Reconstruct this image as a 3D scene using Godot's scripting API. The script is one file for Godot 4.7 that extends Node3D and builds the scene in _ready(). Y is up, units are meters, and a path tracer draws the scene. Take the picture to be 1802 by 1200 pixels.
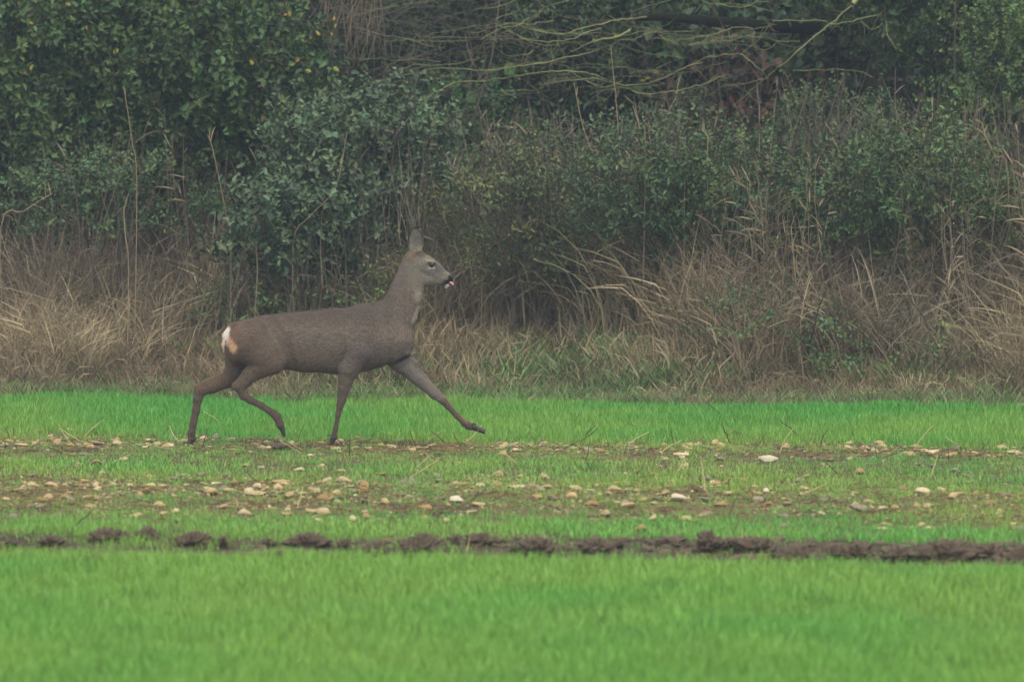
extends Node3D
# A roe deer trotting over a young crop field in front of an autumn hedge. y up, metres, the deer stands at z = 0, the camera at z = 32.

const EYE := 1.9          # camera height
const DIST := 32.0        # camera to deer
const FPX := 10720.0      # focal length in pixels of the 1802 wide photograph

var rng := RandomNumberGenerator.new()
var n_ground := FastNoiseLite.new()
var n_patch := FastNoiseLite.new()
var n_gap := FastNoiseLite.new()
var n_rock := FastNoiseLite.new()
var n_fine := FastNoiseLite.new()
var used := {}
var M := {}

# ---------------------------------------------------------------- helpers
class MB:
	var v := PackedVector3Array()
	var n := PackedVector3Array()
	var c := PackedColorArray()
	var i := PackedInt32Array()
	func vert(p: Vector3, nn: Vector3, col: Color) -> int:
		v.append(p); n.append(nn); c.append(col)
		return v.size() - 1
	func tri(a: Vector3, b: Vector3, d: Vector3, col: Color) -> void:
		var nn := (d - a).cross(b - a).normalized()
		var k := v.size()
		v.append(a); v.append(b); v.append(d)
		n.append(nn); n.append(nn); n.append(nn)
		c.append(col); c.append(col); c.append(col)
		i.append(k); i.append(k + 1); i.append(k + 2)
	func ids(a: int, b: int, d: int) -> void:
		i.append(a); i.append(b); i.append(d)
	func mesh() -> ArrayMesh:
		var arr := []
		arr.resize(Mesh.ARRAY_MAX)
		arr[Mesh.ARRAY_VERTEX] = v
		arr[Mesh.ARRAY_NORMAL] = n
		arr[Mesh.ARRAY_COLOR] = c
		arr[Mesh.ARRAY_INDEX] = i
		var m := ArrayMesh.new()
		m.add_surface_from_arrays(Mesh.PRIMITIVE_TRIANGLES, arr)
		return m

func s(r: float, g: float, b: float) -> Color:      # sRGB 0..255 to linear
	return Color(r / 255.0, g / 255.0, b / 255.0).srgb_to_linear()

func rnd(a: float, b: float) -> float:
	return rng.randf_range(a, b)

func numbered(called: String) -> String:
	if not used.has(called):
		used[called] = 0
		return called
	used[called] += 1
	return "%s_%03d" % [called, used[called]]

func tag(o: Node, label: String, category: String, group := "", kind := "") -> Node:
	if label: o.set_meta("label", label)
	if category: o.set_meta("category", category)
	if group: o.set_meta("group", group)
	if kind: o.set_meta("kind", kind)
	return o

func thing(called: String, label: String, category: String, at := Vector3.ZERO, group := "") -> Node3D:
	var o := Node3D.new()
	o.name = numbered(called)
	add_child(o)
	o.position = at
	tag(o, label, category, group)
	return o

func obj(called: String, mesh: Mesh, mat: Material, parent: Node = self, at := Vector3.ZERO) -> MeshInstance3D:
	var o := MeshInstance3D.new()
	o.mesh = mesh
	o.material_override = mat
	o.name = numbered(called) if parent == self else called
	parent.add_child(o, true)
	o.position = at
	return o

func many(called: String, mesh: Mesh, mat: Material, xf: Array, cols: Array, parent: Node = self) -> MultiMeshInstance3D:
	var mm := MultiMesh.new()
	mm.transform_format = MultiMesh.TRANSFORM_3D
	mm.use_colors = true
	mm.mesh = mesh
	mm.instance_count = xf.size()
	for k in xf.size():
		mm.set_instance_transform(k, xf[k])
		mm.set_instance_color(k, cols[k])
	var o := MultiMeshInstance3D.new()
	o.multimesh = mm
	o.material_override = mat
	o.name = numbered(called) if parent == self else called
	parent.add_child(o, true)
	o.set_meta("kind", "stuff")
	return o

# the same for several mesh variants: one MultiMesh each
func scatter(called: String, meshes: Array, mat: Material, xf: Array, cols: Array, parent: Node = self) -> Array:
	var res := []
	for m in meshes.size():
		var a := []
		var b := []
		for k in range(m, xf.size(), meshes.size()):
			a.append(xf[k]); b.append(cols[k])
		if a.size():
			res.append(many(called, meshes[m], mat, a, b, parent))
	return res

# photograph pixel and distance to a point; photograph pixel to the flat field
func at(px: float, py: float, d: float) -> Vector3:
	return Vector3((px - 901.0) * d / FPX, EYE - (py - 148.0) * d / FPX, DIST - d)

func on_field(px: float, py: float) -> Vector3:
	var d := EYE * FPX / (py - 148.0)
	var x := (px - 901.0) * d / FPX
	return Vector3(x, ground(x, DIST - d), DIST - d)

func along(x: float, z: float) -> float:            # distance across the wheel tracks
	return z - 0.17 * x

func edge(x: float) -> float:                       # where the field ends and the verge begins
	return -4.2 + 0.26 * x + 0.3 * n_patch.get_noise_2d(x * 1.3, 51.0) + 0.35 * n_patch.get_noise_2d(x * 5.0, 91.0)

func ground(x: float, z: float) -> float:
	var h := n_ground.get_noise_2d(x, z) * 0.018 + n_ground.get_noise_2d(x * 5.0, z * 5.0) * 0.008
	var a := along(x, z)
	h += 0.022 * exp(-pow((a - 4.2) / 0.9, 2.0)) + 0.012 * exp(-pow((a - 6.85) / 0.22, 2.0)) - 0.02 * exp(-pow((a - 7.5) / 0.35, 2.0))
	var e := edge(x) - z
	if e > 0.0:
		h += 0.26 * smoothstep(0.2, 3.4, e) + n_ground.get_noise_2d(x * 2.0, z * 2.0) * 0.05 * smoothstep(0.0, 1.0, e)
	return h

func basis_to(y: Vector3, roll: float) -> Basis:    # a basis whose y axis points along y
	y = y.normalized()
	var x := y.cross(Vector3(0.31, 0.2, 0.93))
	if x.length() < 0.05: x = y.cross(Vector3.RIGHT)
	x = x.normalized()
	return Basis(x, y, x.cross(y)).rotated(y, roll)

func tube(mb: MB, pts: Array, rad: Array, sides: int, col: Color, col2 := Color(-1, 0, 0), wobble := 0.0) -> void:
	if col2.r < 0.0: col2 = col
	var base := mb.v.size()
	var side := Vector3.ZERO
	for k in pts.size():
		var dir: Vector3 = (pts[mini(k + 1, pts.size() - 1)] - pts[maxi(k - 1, 0)]).normalized()
		if side == Vector3.ZERO:
			side = dir.cross(Vector3(0.3, 0.5, 0.81)).normalized()
		side = (side - dir * side.dot(dir)).normalized()
		var up := dir.cross(side)
		var cc := col.lerp(col2, float(k) / maxf(1.0, pts.size() - 1))
		for j in sides:
			var ang := TAU * j / sides
			var nn := side * cos(ang) + up * sin(ang)
			var rr: float = rad[k] * (1.0 + wobble * n_fine.get_noise_3dv(pts[k] * 60.0 + nn * 20.0))
			var shade := 1.0
			var lc := cc
			if wobble > 0.0:
				var q := n_fine.get_noise_3dv(pts[k] * 25.0 + nn * 6.0)
				lc = cc.lerp(col2, clampf(q * 1.6 + 0.5, 0.0, 1.0))
			mb.vert(pts[k] + nn * rr, nn, lc * shade)
	for k in pts.size() - 1:
		for j in sides:
			var a := base + k * sides + j
			var b := base + k * sides + (j + 1) % sides
			mb.ids(a, a + sides, b); mb.ids(b, a + sides, b + sides)

func smooth_path(p: Array, per: int) -> Array:      # Catmull-Rom through points
	var res := []
	for k in p.size() - 1:
		var a: Vector3 = p[maxi(k - 1, 0)]
		var d: Vector3 = p[mini(k + 2, p.size() - 1)]
		for j in per:
			res.append(p[k].cubic_interpolate(p[k + 1], a, d, float(j) / per))
	res.append(p[p.size() - 1])
	return res

func ribbon(mb: MB, root: Vector3, dir: Vector3, bend: Vector3, length: float, width: float, segs: int, c0: Color, c1: Color, kink := 0.0) -> void:
	var p := root
	var d := dir.normalized()
	var step := length / segs
	var base := mb.v.size()
	var turn := rnd(-0.4, 0.4)
	for k in segs + 1:
		var t := float(k) / segs
		var side := d.cross(Vector3(sin(turn), 0.15, cos(turn))).normalized()
		var w := width * 0.5 * (0.75 + 0.5 * sin(t * 2.4)) * (1.0 - pow(t, 3.0) * 0.93)
		var nn := side.cross(d).normalized()
		var cc := c0.lerp(c1, t)
		if k < segs:
			mb.vert(p - side * w, nn, cc); mb.vert(p + side * w, nn, cc)
		else:
			mb.vert(p, nn, cc)
		p += d * step
		d = (d + bend * step * (0.4 + 1.6 * t)).normalized()
		if kink > 0.0 and k == segs / 2: d = (d + bend.normalized() * kink).normalized()
		turn += rnd(-0.15, 0.15)
	for k in segs - 1:
		var a := base + 2 * k
		mb.ids(a, a + 2, a + 1); mb.ids(a + 1, a + 2, a + 3)
	var e := base + 2 * (segs - 1)
	mb.ids(e, e + 2, e + 1)

func leaf(mb: MB, root: Vector3, dir: Vector3, up: Vector3, length: float, width: float, col: Color) -> void:
	var side := dir.cross(up).normalized()
	up = side.cross(dir).normalized()
	var tip := root + dir * length - up * length * 0.12
	var m1 := root + dir * length * 0.33 - up * width * 0.10
	var m2 := root + dir * length * 0.68 - up * width * 0.12
	var l1 := root + dir * length * 0.30 - side * width * 0.5 + up * width * 0.12
	var r1 := root + dir * length * 0.30 + side * width * 0.5 + up * width * 0.12
	var l2 := root + dir * length * 0.66 - side * width * 0.38 + up * width * 0.04
	var r2 := root + dir * length * 0.66 + side * width * 0.38 + up * width * 0.04
	mb.tri(root, l1, m1, col); mb.tri(root, m1, r1, col)
	mb.tri(l1, l2, m2, col); mb.tri(l1, m2, m1, col)
	mb.tri(r1, m2, r2, col); mb.tri(r1, m1, m2, col)
	mb.tri(l2, tip, m2, col); mb.tri(m2, tip, r2, col)

func broad_leaf(length: float, width: float) -> ArrayMesh:     # rounded, toothed, ribbed
	var mb := MB.new()
	var rim_l := []; var rim_r := []; var mid := []
	for k in 11:
		var t := k / 10.0
		var w := width * 0.5 * pow(sin(PI * pow(t, 0.72)), 0.75) * (1.0 + (0.07 if k % 2 == 0 else -0.05)) if k > 0 and k < 10 else 0.0
		var droop := -length * 0.18 * t * t
		mid.append(Vector3(0, t * length, droop + (0.004 if k % 2 == 0 else 0.0)))
		rim_l.append(Vector3(-w, t * length * 0.97 + 0.004, droop + w * 0.25)); rim_r.append(Vector3(w, t * length * 0.97 + 0.004, droop + w * 0.18))
	for k in 10:
		var g := Color.WHITE * (0.94 if k % 2 == 0 else 1.06)
		mb.tri(mid[k], rim_l[k], rim_l[k + 1], g); mb.tri(mid[k], rim_l[k + 1], mid[k + 1], g)
		mb.tri(mid[k], mid[k + 1], rim_r[k + 1], g); mb.tri(mid[k], rim_r[k + 1], rim_r[k], g)
	return mb.mesh()

func rvec() -> Vector3:
	var z := rnd(-1, 1)
	var a := rnd(0, TAU)
	return Vector3(sqrt(1 - z * z) * cos(a), z, sqrt(1 - z * z) * sin(a))

# ---------------------------------------------------------------- small meshes that are repeated
func crop_clump(blades: int, radius: float, h0: float, h1: float, w: float, lean: float) -> ArrayMesh:
	var mb := MB.new()
	for k in blades:
		var a := rnd(0, TAU)
		var r := radius * sqrt(rng.randf())
		var out := Vector3(cos(a), 0, sin(a))
		var b := rnd(0, TAU)
		var d := Vector3(cos(b) * lean, 1, sin(b) * lean)
		var h := rnd(h0, h1)
		var g := rnd(0.8, 1.2)
		var yel := rng.randf() < 0.11
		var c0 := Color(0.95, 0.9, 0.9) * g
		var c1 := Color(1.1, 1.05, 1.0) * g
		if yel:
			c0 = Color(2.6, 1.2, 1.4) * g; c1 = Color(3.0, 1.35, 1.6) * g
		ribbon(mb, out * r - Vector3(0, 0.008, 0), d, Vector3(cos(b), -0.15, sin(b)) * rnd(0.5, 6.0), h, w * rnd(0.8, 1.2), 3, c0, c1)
	return mb.mesh()

func dry_tussock(blades: int, radius: float, h0: float, h1: float, lean: float, w: float) -> ArrayMesh:
	var mb := MB.new()
	for k in blades:
		var a := rnd(0, TAU)
		var r := radius * sqrt(rng.randf())
		var b := rnd(0, TAU)
		var l := lean * rnd(0.1, 1.3)
		var d := Vector3(cos(b) * l, 1, sin(b) * l)
		var g := rnd(0.45, 1.2)
		if rng.randf() < 0.18: g *= 1.8
		var warm := rnd(-0.06, 0.08)
		var c := Color(1.0 + warm, 1.0, 1.0 - warm * 2.0) * g
		var h := rnd(h0, h1)
		var thin := rng.randf() < 0.45
		var bend := Vector3(cos(b), -0.25, sin(b)) * (rnd(0.1, 1.0) if thin else rnd(0.3, 2.6))
		var kink := rnd(0.5, 2.2) if rng.randf() < 0.3 else 0.0
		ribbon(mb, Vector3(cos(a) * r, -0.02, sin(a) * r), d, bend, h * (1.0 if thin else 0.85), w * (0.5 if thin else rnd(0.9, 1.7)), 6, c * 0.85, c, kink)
	return mb.mesh()

func culm_mesh() -> ArrayMesh:      # two or three thin stems with a few withered leaves
	var mb := MB.new()
	for k in 3:
		var p := Vector3(rnd(-0.08, 0.08), -0.02, rnd(-0.08, 0.08))
		var h := rnd(0.9, 1.35)
		var d := Vector3(rnd(-0.15, 0.15), 1, rnd(-0.15, 0.15)) * h
		var pts := []
		for q in 6:
			var t := q / 5.0
			pts.append(p + d * t + Vector3(rnd(-1, 1), 0, rnd(-1, 1)) * 0.025 * t)
		var g := rnd(0.7, 1.2)
		tube(mb, pts, [0.0035, 0.0032, 0.003, 0.0026, 0.0022, 0.0014], 3, Color(g, g, g))
		for q in 5:
			var t := rnd(0.35, 0.98)
			ribbon(mb, p + d * t, Vector3(rnd(-1, 1), rnd(0.2, 1.2), rnd(-1, 1)), Vector3(rnd(-1, 1), -5, rnd(-1, 1)), rnd(0.06, 0.2), rnd(0.005, 0.010), 4, Color(1.1, 1.05, 0.95) * g, Color(1.2, 1.1, 0.95) * g)
	return mb.mesh()

func sprig(kind: int) -> ArrayMesh:
	var mb := MB.new()
	var length: float = [0.2, 0.16, 0.24, 0.22][kind]
	var count: int = [13, 17, 6, 10][kind]
	var ll: float = [0.041, 0.023, 0.10, 0.034][kind]
	var ww: float = [0.023, 0.018, 0.082, 0.013][kind]
	var bend := Vector3(rnd(-0.35, 0.35), 0, rnd(-0.35, 0.35))
	var pts := []
	for k in 4:
		var t := k / 3.0
		pts.append(Vector3(0, t * length, 0) + bend * t * t * length)
	tube(mb, pts, [0.0022, 0.0018, 0.0013, 0.0007], 3, Color(0.55, 0.42, 0.4))
	for k in count:
		var t := (k + 0.6) / count
		var p := Vector3(0, t * length, 0) + bend * t * t * length
		var a := k * 2.4 + rnd(-0.6, 0.6)
		var d := Vector3(cos(a), rnd(0.0, 0.9), sin(a)).normalized()
		var g := rnd(0.65, 1.3)
		var sz := rnd(0.7, 1.15)
		var y := rnd(-0.12, 0.22)
		leaf(mb, p + d * ll * 0.15, d, (Vector3.UP + rvec() * 0.8).normalized(), ll * sz, ww * sz, Color(g * (1.0 + y * 1.5), g, g * (1.0 - y)))
	return mb.mesh()

func icosphere(level: int) -> Array:
	var t := (1.0 + sqrt(5.0)) / 2.0
	var v := [Vector3(-1, t, 0), Vector3(1, t, 0), Vector3(-1, -t, 0), Vector3(1, -t, 0), Vector3(0, -1, t), Vector3(0, 1, t), Vector3(0, -1, -t), Vector3(0, 1, -t), Vector3(t, 0, -1), Vector3(t, 0, 1), Vector3(-t, 0, -1), Vector3(-t, 0, 1)]
	for k in v.size(): v[k] = v[k].normalized()
	var f := [[0, 11, 5], [0, 5, 1], [0, 1, 7], [0, 7, 10], [0, 10, 11], [1, 5, 9], [5, 11, 4], [11, 10, 2], [10, 7, 6], [7, 1, 8], [3, 9, 4], [3, 4, 2], [3, 2, 6], [3, 6, 8], [3, 8, 9], [4, 9, 5], [2, 4, 11], [6, 2, 10], [8, 6, 7], [9, 8, 1]]
	for l in level:
		var cache := {}
		var g := []
		for q in f:
			var m := []
			for e in 3:
				var a: int = mini(q[e], q[(e + 1) % 3])
				var b: int = maxi(q[e], q[(e + 1) % 3])
				var key := a * 100000 + b
				if not cache.has(key):
					v.append((v[a] + v[b]).normalized())
					cache[key] = v.size() - 1
				m.append(cache[key])
			g.append([q[0], m[0], m[2]]); g.append([q[1], m[1], m[0]]); g.append([q[2], m[2], m[1]]); g.append([m[0], m[1], m[2]])
		f = g
	return [v, f]

# smooth-shaded lump: displaced unit sphere, colours from tint()
func lump(level: int, shape: Callable, tint: Callable) -> ArrayMesh:
	var ico := icosphere(level)
	var mb := MB.new()
	var pts := []
	for p in ico[0]: pts.append(shape.call(p))
	var nn := []
	for p in pts: nn.append(Vector3.ZERO)
	for f in ico[1]:
		var fn: Vector3 = (pts[f[1]] - pts[f[0]]).cross(pts[f[2]] - pts[f[0]])
		for e in 3: nn[f[e]] += fn
	for k in pts.size():
		mb.vert(pts[k], nn[k].normalized(), tint.call(pts[k]))
	for f in ico[1]: mb.ids(f[0], f[2], f[1])
	return mb.mesh()

func stone_mesh(seed_: int, level := 2) -> ArrayMesh:
	var off := Vector3(seed_ * 7.3, seed_ * 3.1, seed_ * 11.7)
	# a few flattened faces, as on broken limestone
	var cuts := []
	for k in 11: cuts.append([rvec(), rnd(0.38, 0.8)])
	return lump(level, func(p: Vector3) -> Vector3:
		var r := 1.0 + n_rock.get_noise_3dv(p * 0.9 + off) * 0.45
		for c in cuts:
			var q: float = p.dot(c[0])
			if q > 0.0: r = minf(r, c[1] / q)
		r += n_rock.get_noise_3dv(p * 3.0 + off) * 0.08
		return p * r * Vector3(1, 0.72, 0.9),
		func(p: Vector3) -> Color:
		var q := 1.0 + n_fine.get_noise_3dv(p * 9.0 + off) * 0.35
		var dirt := smoothstep(0.0, 0.5, n_rock.get_noise_3dv(p * 1.7 + off * 1.3)) * 0.45
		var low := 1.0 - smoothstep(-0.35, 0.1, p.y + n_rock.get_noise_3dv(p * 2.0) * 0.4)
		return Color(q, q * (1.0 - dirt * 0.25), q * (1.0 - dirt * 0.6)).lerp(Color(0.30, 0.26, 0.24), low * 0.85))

func clod_mesh(seed_: int) -> ArrayMesh:
	var off := Vector3(seed_ * 5.3, seed_ * 9.1, seed_ * 2.7)
	return lump(4, func(p: Vector3) -> Vector3:
		var r := 0.62 + n_rock.get_noise_3dv(p * 1.1 + off) * 0.5 + absf(n_rock.get_noise_3dv(p * 2.8 + off)) * 0.5 + absf(n_fine.get_noise_3dv(p * 5.5 + off)) * 0.42 + n_fine.get_noise_3dv(p * 13.0 + off) * 0.2
		return p * r,
		func(p: Vector3) -> Color:
		var q := 1.0 + n_fine.get_noise_3dv(p * 6.0 + off) * 0.4
		return Color(q, q, q))

# ---------------------------------------------------------------- materials
func noise_tex(freq: float, lo: Color, hi: Color, seed_: int, size := 512, as_normal := false, bump := 4.0) -> NoiseTexture2D:
	var f := FastNoiseLite.new()
	f.seed = seed_
	f.frequency = freq
	f.fractal_octaves = 5
	var t := NoiseTexture2D.new()
	t.width = size; t.height = size
	t.seamless = true
	t.noise = f
	if as_normal:
		t.as_normal_map = true
		t.bump_strength = bump
	else:
		var g := Gradient.new()
		g.set_color(0, lo); g.set_color(1, hi)
		t.color_ramp = g
	return t

func vmat(rough: float, back := 0.0, spec := 0.5) -> StandardMaterial3D:
	var m := StandardMaterial3D.new()
	m.vertex_color_use_as_albedo = true
	m.roughness = rough
	m.metallic_specular = spec
	m.cull_mode = BaseMaterial3D.CULL_DISABLED
	if back > 0.0:
		m.backlight_enabled = true
		m.backlight = Color(back, back, back)
	return m

func make_materials() -> void:
	M.blade = vmat(0.45, 0.5)
	M.dry = vmat(0.8, 0.3, 0.3)
	M.leaf = vmat(0.5, 0.35, 0.4)
	M.bark = vmat(0.9, 0.0, 0.2)
	var b: StandardMaterial3D = M.bark
	b.cull_mode = BaseMaterial3D.CULL_BACK
	M.soil = vmat(0.95, 0.0, 0.2)
	var so: StandardMaterial3D = M.soil
	so.albedo_texture = noise_tex(0.02, Color(0.72, 0.72, 0.72), Color(1, 1, 1), 5, 1024)
	so.uv1_triplanar = true; so.uv1_world_triplanar = true; so.uv1_scale = Vector3(1.3, 1.3, 1.3)
	so.normal_enabled = true
	so.normal_texture = noise_tex(0.035, Color.BLACK, Color.WHITE, 6, 1024, true, 7.0)
	M.mud = vmat(0.75, 0.0, 0.35)
	var mu: StandardMaterial3D = M.mud
	mu.uv1_triplanar = true; mu.uv1_world_triplanar = true; mu.uv1_scale = Vector3(4, 4, 4)
	mu.normal_enabled = true
	mu.normal_texture = noise_tex(0.03, Color.BLACK, Color.WHITE, 8, 512, true, 9.0)
	M.stone = vmat(0.9, 0.0, 0.3)
	var st: StandardMaterial3D = M.stone
	st.uv1_triplanar = true; st.uv1_world_triplanar = true; st.uv1_scale = Vector3(7, 7, 7)
	st.albedo_texture = noise_tex(0.03, Color(0.7, 0.68, 0.64), Color(1, 1, 1), 9)
	st.normal_enabled = true
	st.normal_texture = noise_tex(0.04, Color.BLACK, Color.WHITE, 10, 512, true, 5.0)
	M.fur = vmat(0.85, 0.0, 0.25)
	var fu: StandardMaterial3D = M.fur
	fu.uv1_triplanar = true
	fu.uv1_scale = Vector3(1.1, 3.2, 2.2)
	fu.albedo_texture = noise_tex(0.05, Color(0.62, 0.60, 0.58), Color(1.0, 1.0, 1.0), 12, 1024)
	fu.normal_enabled = true
	fu.normal_texture = noise_tex(0.07, Color.BLACK, Color.WHITE, 13, 1024, true, 3.0)
	fu.rim_enabled = true; fu.rim = 0.3; fu.rim_tint = 0.6
	M.hair = vmat(0.75, 0.0, 0.3)
	M.hoof = vmat(0.5)
	M.eye = vmat(0.08)
	M.tongue = vmat(0.35)

# ---------------------------------------------------------------- the deer: a field of tapered bones, in pixels of the photograph
var gx0: float; var gy0: float; var gz0: float; var gc: float
var gnx: int; var gny: int; var gnz: int
var field := PackedFloat32Array()

func grid(x0: float, x1: float, y0: float, y1: float, z0: float, z1: float, cell: float) -> void:
	gx0 = x0; gy0 = y0; gz0 = z0; gc = cell
	gnx = int((x1 - x0) / cell) + 1; gny = int((y1 - y0) / cell) + 1; gnz = int((z1 - z0) / cell) + 1
	field = PackedFloat32Array()
	field.resize(gnx * gny * gnz)
	field.fill(30.0)

func bone(a: Vector3, b: Vector3, ra: float, rb: float, flat: float, k: float) -> void:
	var reach := maxf(ra, rb) + k + 3.0 * gc
	var rz := maxf(ra, rb) * flat + k + 3.0 * gc
	var i0 := maxi(0, int((minf(a.x, b.x) - reach - gx0) / gc)); var i1 := mini(gnx - 1, int((maxf(a.x, b.x) + reach - gx0) / gc) + 1)
	var j0 := maxi(0, int((minf(a.y, b.y) - reach - gy0) / gc)); var j1 := mini(gny - 1, int((maxf(a.y, b.y) + reach - gy0) / gc) + 1)
	var k0 := maxi(0, int((minf(a.z, b.z) - rz - gz0) / gc)); var k1 := mini(gnz - 1, int((maxf(a.z, b.z) + rz - gz0) / gc) + 1)
	var az := a.z / flat
	var ba := Vector3(b.x - a.x, b.y - a.y, b.z / flat - az)
	var l2 := maxf(ba.length_squared(), 1e-6)
	var dr := rb - ra
	for kk in range(k0, k1 + 1):
		var pz := (gz0 + kk * gc) / flat - az
		for j in range(j0, j1 + 1):
			var py := gy0 + j * gc - a.y
			var row := (kk * gny + j) * gnx
			var yz := py * ba.y + pz * ba.z
			for i in range(i0, i1 + 1):
				var px := gx0 + i * gc - a.x
				var t := clampf((px * ba.x + yz) / l2, 0.0, 1.0)
				var ex := px - ba.x * t
				var ey := py - ba.y * t
				var ez := pz - ba.z * t
				var d := sqrt(ex * ex + ey * ey + ez * ez) - ra - dr * t
				var o := field[row + i]
				var h := k - absf(d - o)
				var m := minf(d, o)
				field[row + i] = m - h * h * 0.25 / k if h > 0.0 else m

func chain(pts: Array, flat: float, k: float, thin := 1.7) -> void:   # each point: x, y, z, radius
	for q in pts.size() - 1:
		var a: Array = pts[q]
		var b: Array = pts[q + 1]
		var ra: float = a[3] - thin * smoothstep(645.0, 672.0, a[1])
		var rb: float = b[3] - thin * smoothstep(645.0, 672.0, b[1])
		bone(Vector3(a[0], a[1], a[2]), Vector3(b[0], b[1], b[2]), ra, rb, flat, k)

func surface_nets(paint: Callable, place: Callable) -> ArrayMesh:
	var near := PackedInt32Array()
	for q in field.size():
		if absf(field[q]) < gc * 2.2: near.append(q)
	var sx := 1; var sy := gnx; var sz := gnx * gny
	var offs := [0, sx, sy, sx + sy, sz, sx + sz, sy + sz, sx + sy + sz]
	var vid := {}
	var mb := MB.new()
	var raw := PackedVector3Array()
	for q in near:
		var i := q % gnx
		var j := (q / gnx) % gny
		var k := q / sz
		if i >= gnx - 1 or j >= gny - 1 or k >= gnz - 1: continue
		var mask := 0
		for e in 8:
			if field[q + offs[e]] < 0.0: mask |= 1 << e
		if mask == 0 or mask == 255: continue
		var sum := Vector3.ZERO
		var cnt := 0
		for e in 8:
			for ax in 3:
				if e & (1 << ax): continue
				var e2 := e | (1 << ax)
				if ((mask >> e) & 1) == ((mask >> e2) & 1): continue
				var fa := field[q + offs[e]]
				var fb := field[q + offs[e2]]
				var t := fa / (fa - fb)
				var p := Vector3(e & 1, (e >> 1) & 1, (e >> 2) & 1)
				p[ax] += t
				sum += p; cnt += 1
		var w := sum / cnt
		var pos := Vector3(gx0 + (i + w.x) * gc, gy0 + (j + w.y) * gc, gz0 + (k + w.z) * gc)
		vid[q] = raw.size()
		raw.append(pos)
	for p in raw: mb.vert(place.call(p), Vector3.ZERO, paint.call(p))
	var steps := [sx, sy, sz]
	for q in vid.keys():
		var inside := field[q] < 0.0
		for ax in 3:
			var q2: int = q + steps[ax]
			if q2 >= field.size() or (field[q2] < 0.0) == inside: continue
			var u: int = steps[(ax + 1) % 3]
			var v: int = steps[(ax + 2) % 3]
			if not (vid.has(q - u) and vid.has(q - v) and vid.has(q - u - v)): continue
			var a: int = vid[q]; var b: int = vid[q - u]; var c: int = vid[q - u - v]; var d: int = vid[q - v]
			if inside:
				mb.ids(a, b, c); mb.ids(a, c, d)
			else:
				mb.ids(a, c, b); mb.ids(a, d, c)
	return mb_normals(mb)

func mb_normals(mb: MB) -> ArrayMesh:
	for t in range(0, mb.i.size(), 3):
		var a := mb.i[t]; var b := mb.i[t + 1]; var c := mb.i[t + 2]
		var fn := (mb.v[c] - mb.v[a]).cross(mb.v[b] - mb.v[a])
		mb.n[a] += fn; mb.n[b] += fn; mb.n[c] += fn
	for k in mb.n.size(): mb.n[k] = mb.n[k].normalized()
	return mb.mesh()

const DX := 587.0
const DY := 788.0
const DS := 1.0 / 335.0
func deer_place(p: Vector3) -> Vector3:
	return Vector3((p.x - DX) * DS, (DY - p.y) * DS, p.z * DS)

func spot(p: Vector3, cx: float, cy: float, rx: float, ry: float, soft := 0.35) -> float:
	var q := sqrt(pow((p.x - cx) / rx, 2.0) + pow((p.y - cy) / ry, 2.0)) + n_fine.get_noise_3dv(p * 0.9) * 0.18
	return 1.0 - smoothstep(1.0 - soft, 1.0 + soft, q)

func seg(p: Vector3, ax: float, ay: float, bx: float, by: float, r: float) -> float:
	var a := Vector2(ax, ay); var b := Vector2(bx, by); var q := Vector2(p.x, p.y)
	var t := clampf((q - a).dot(b - a) / (b - a).length_squared(), 0, 1)
	return 1.0 - smoothstep(r * 0.4, r * 1.3, q.distance_to(a + (b - a) * t) + n_fine.get_noise_3dv(p * 0.9) * r * 0.25)

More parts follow.
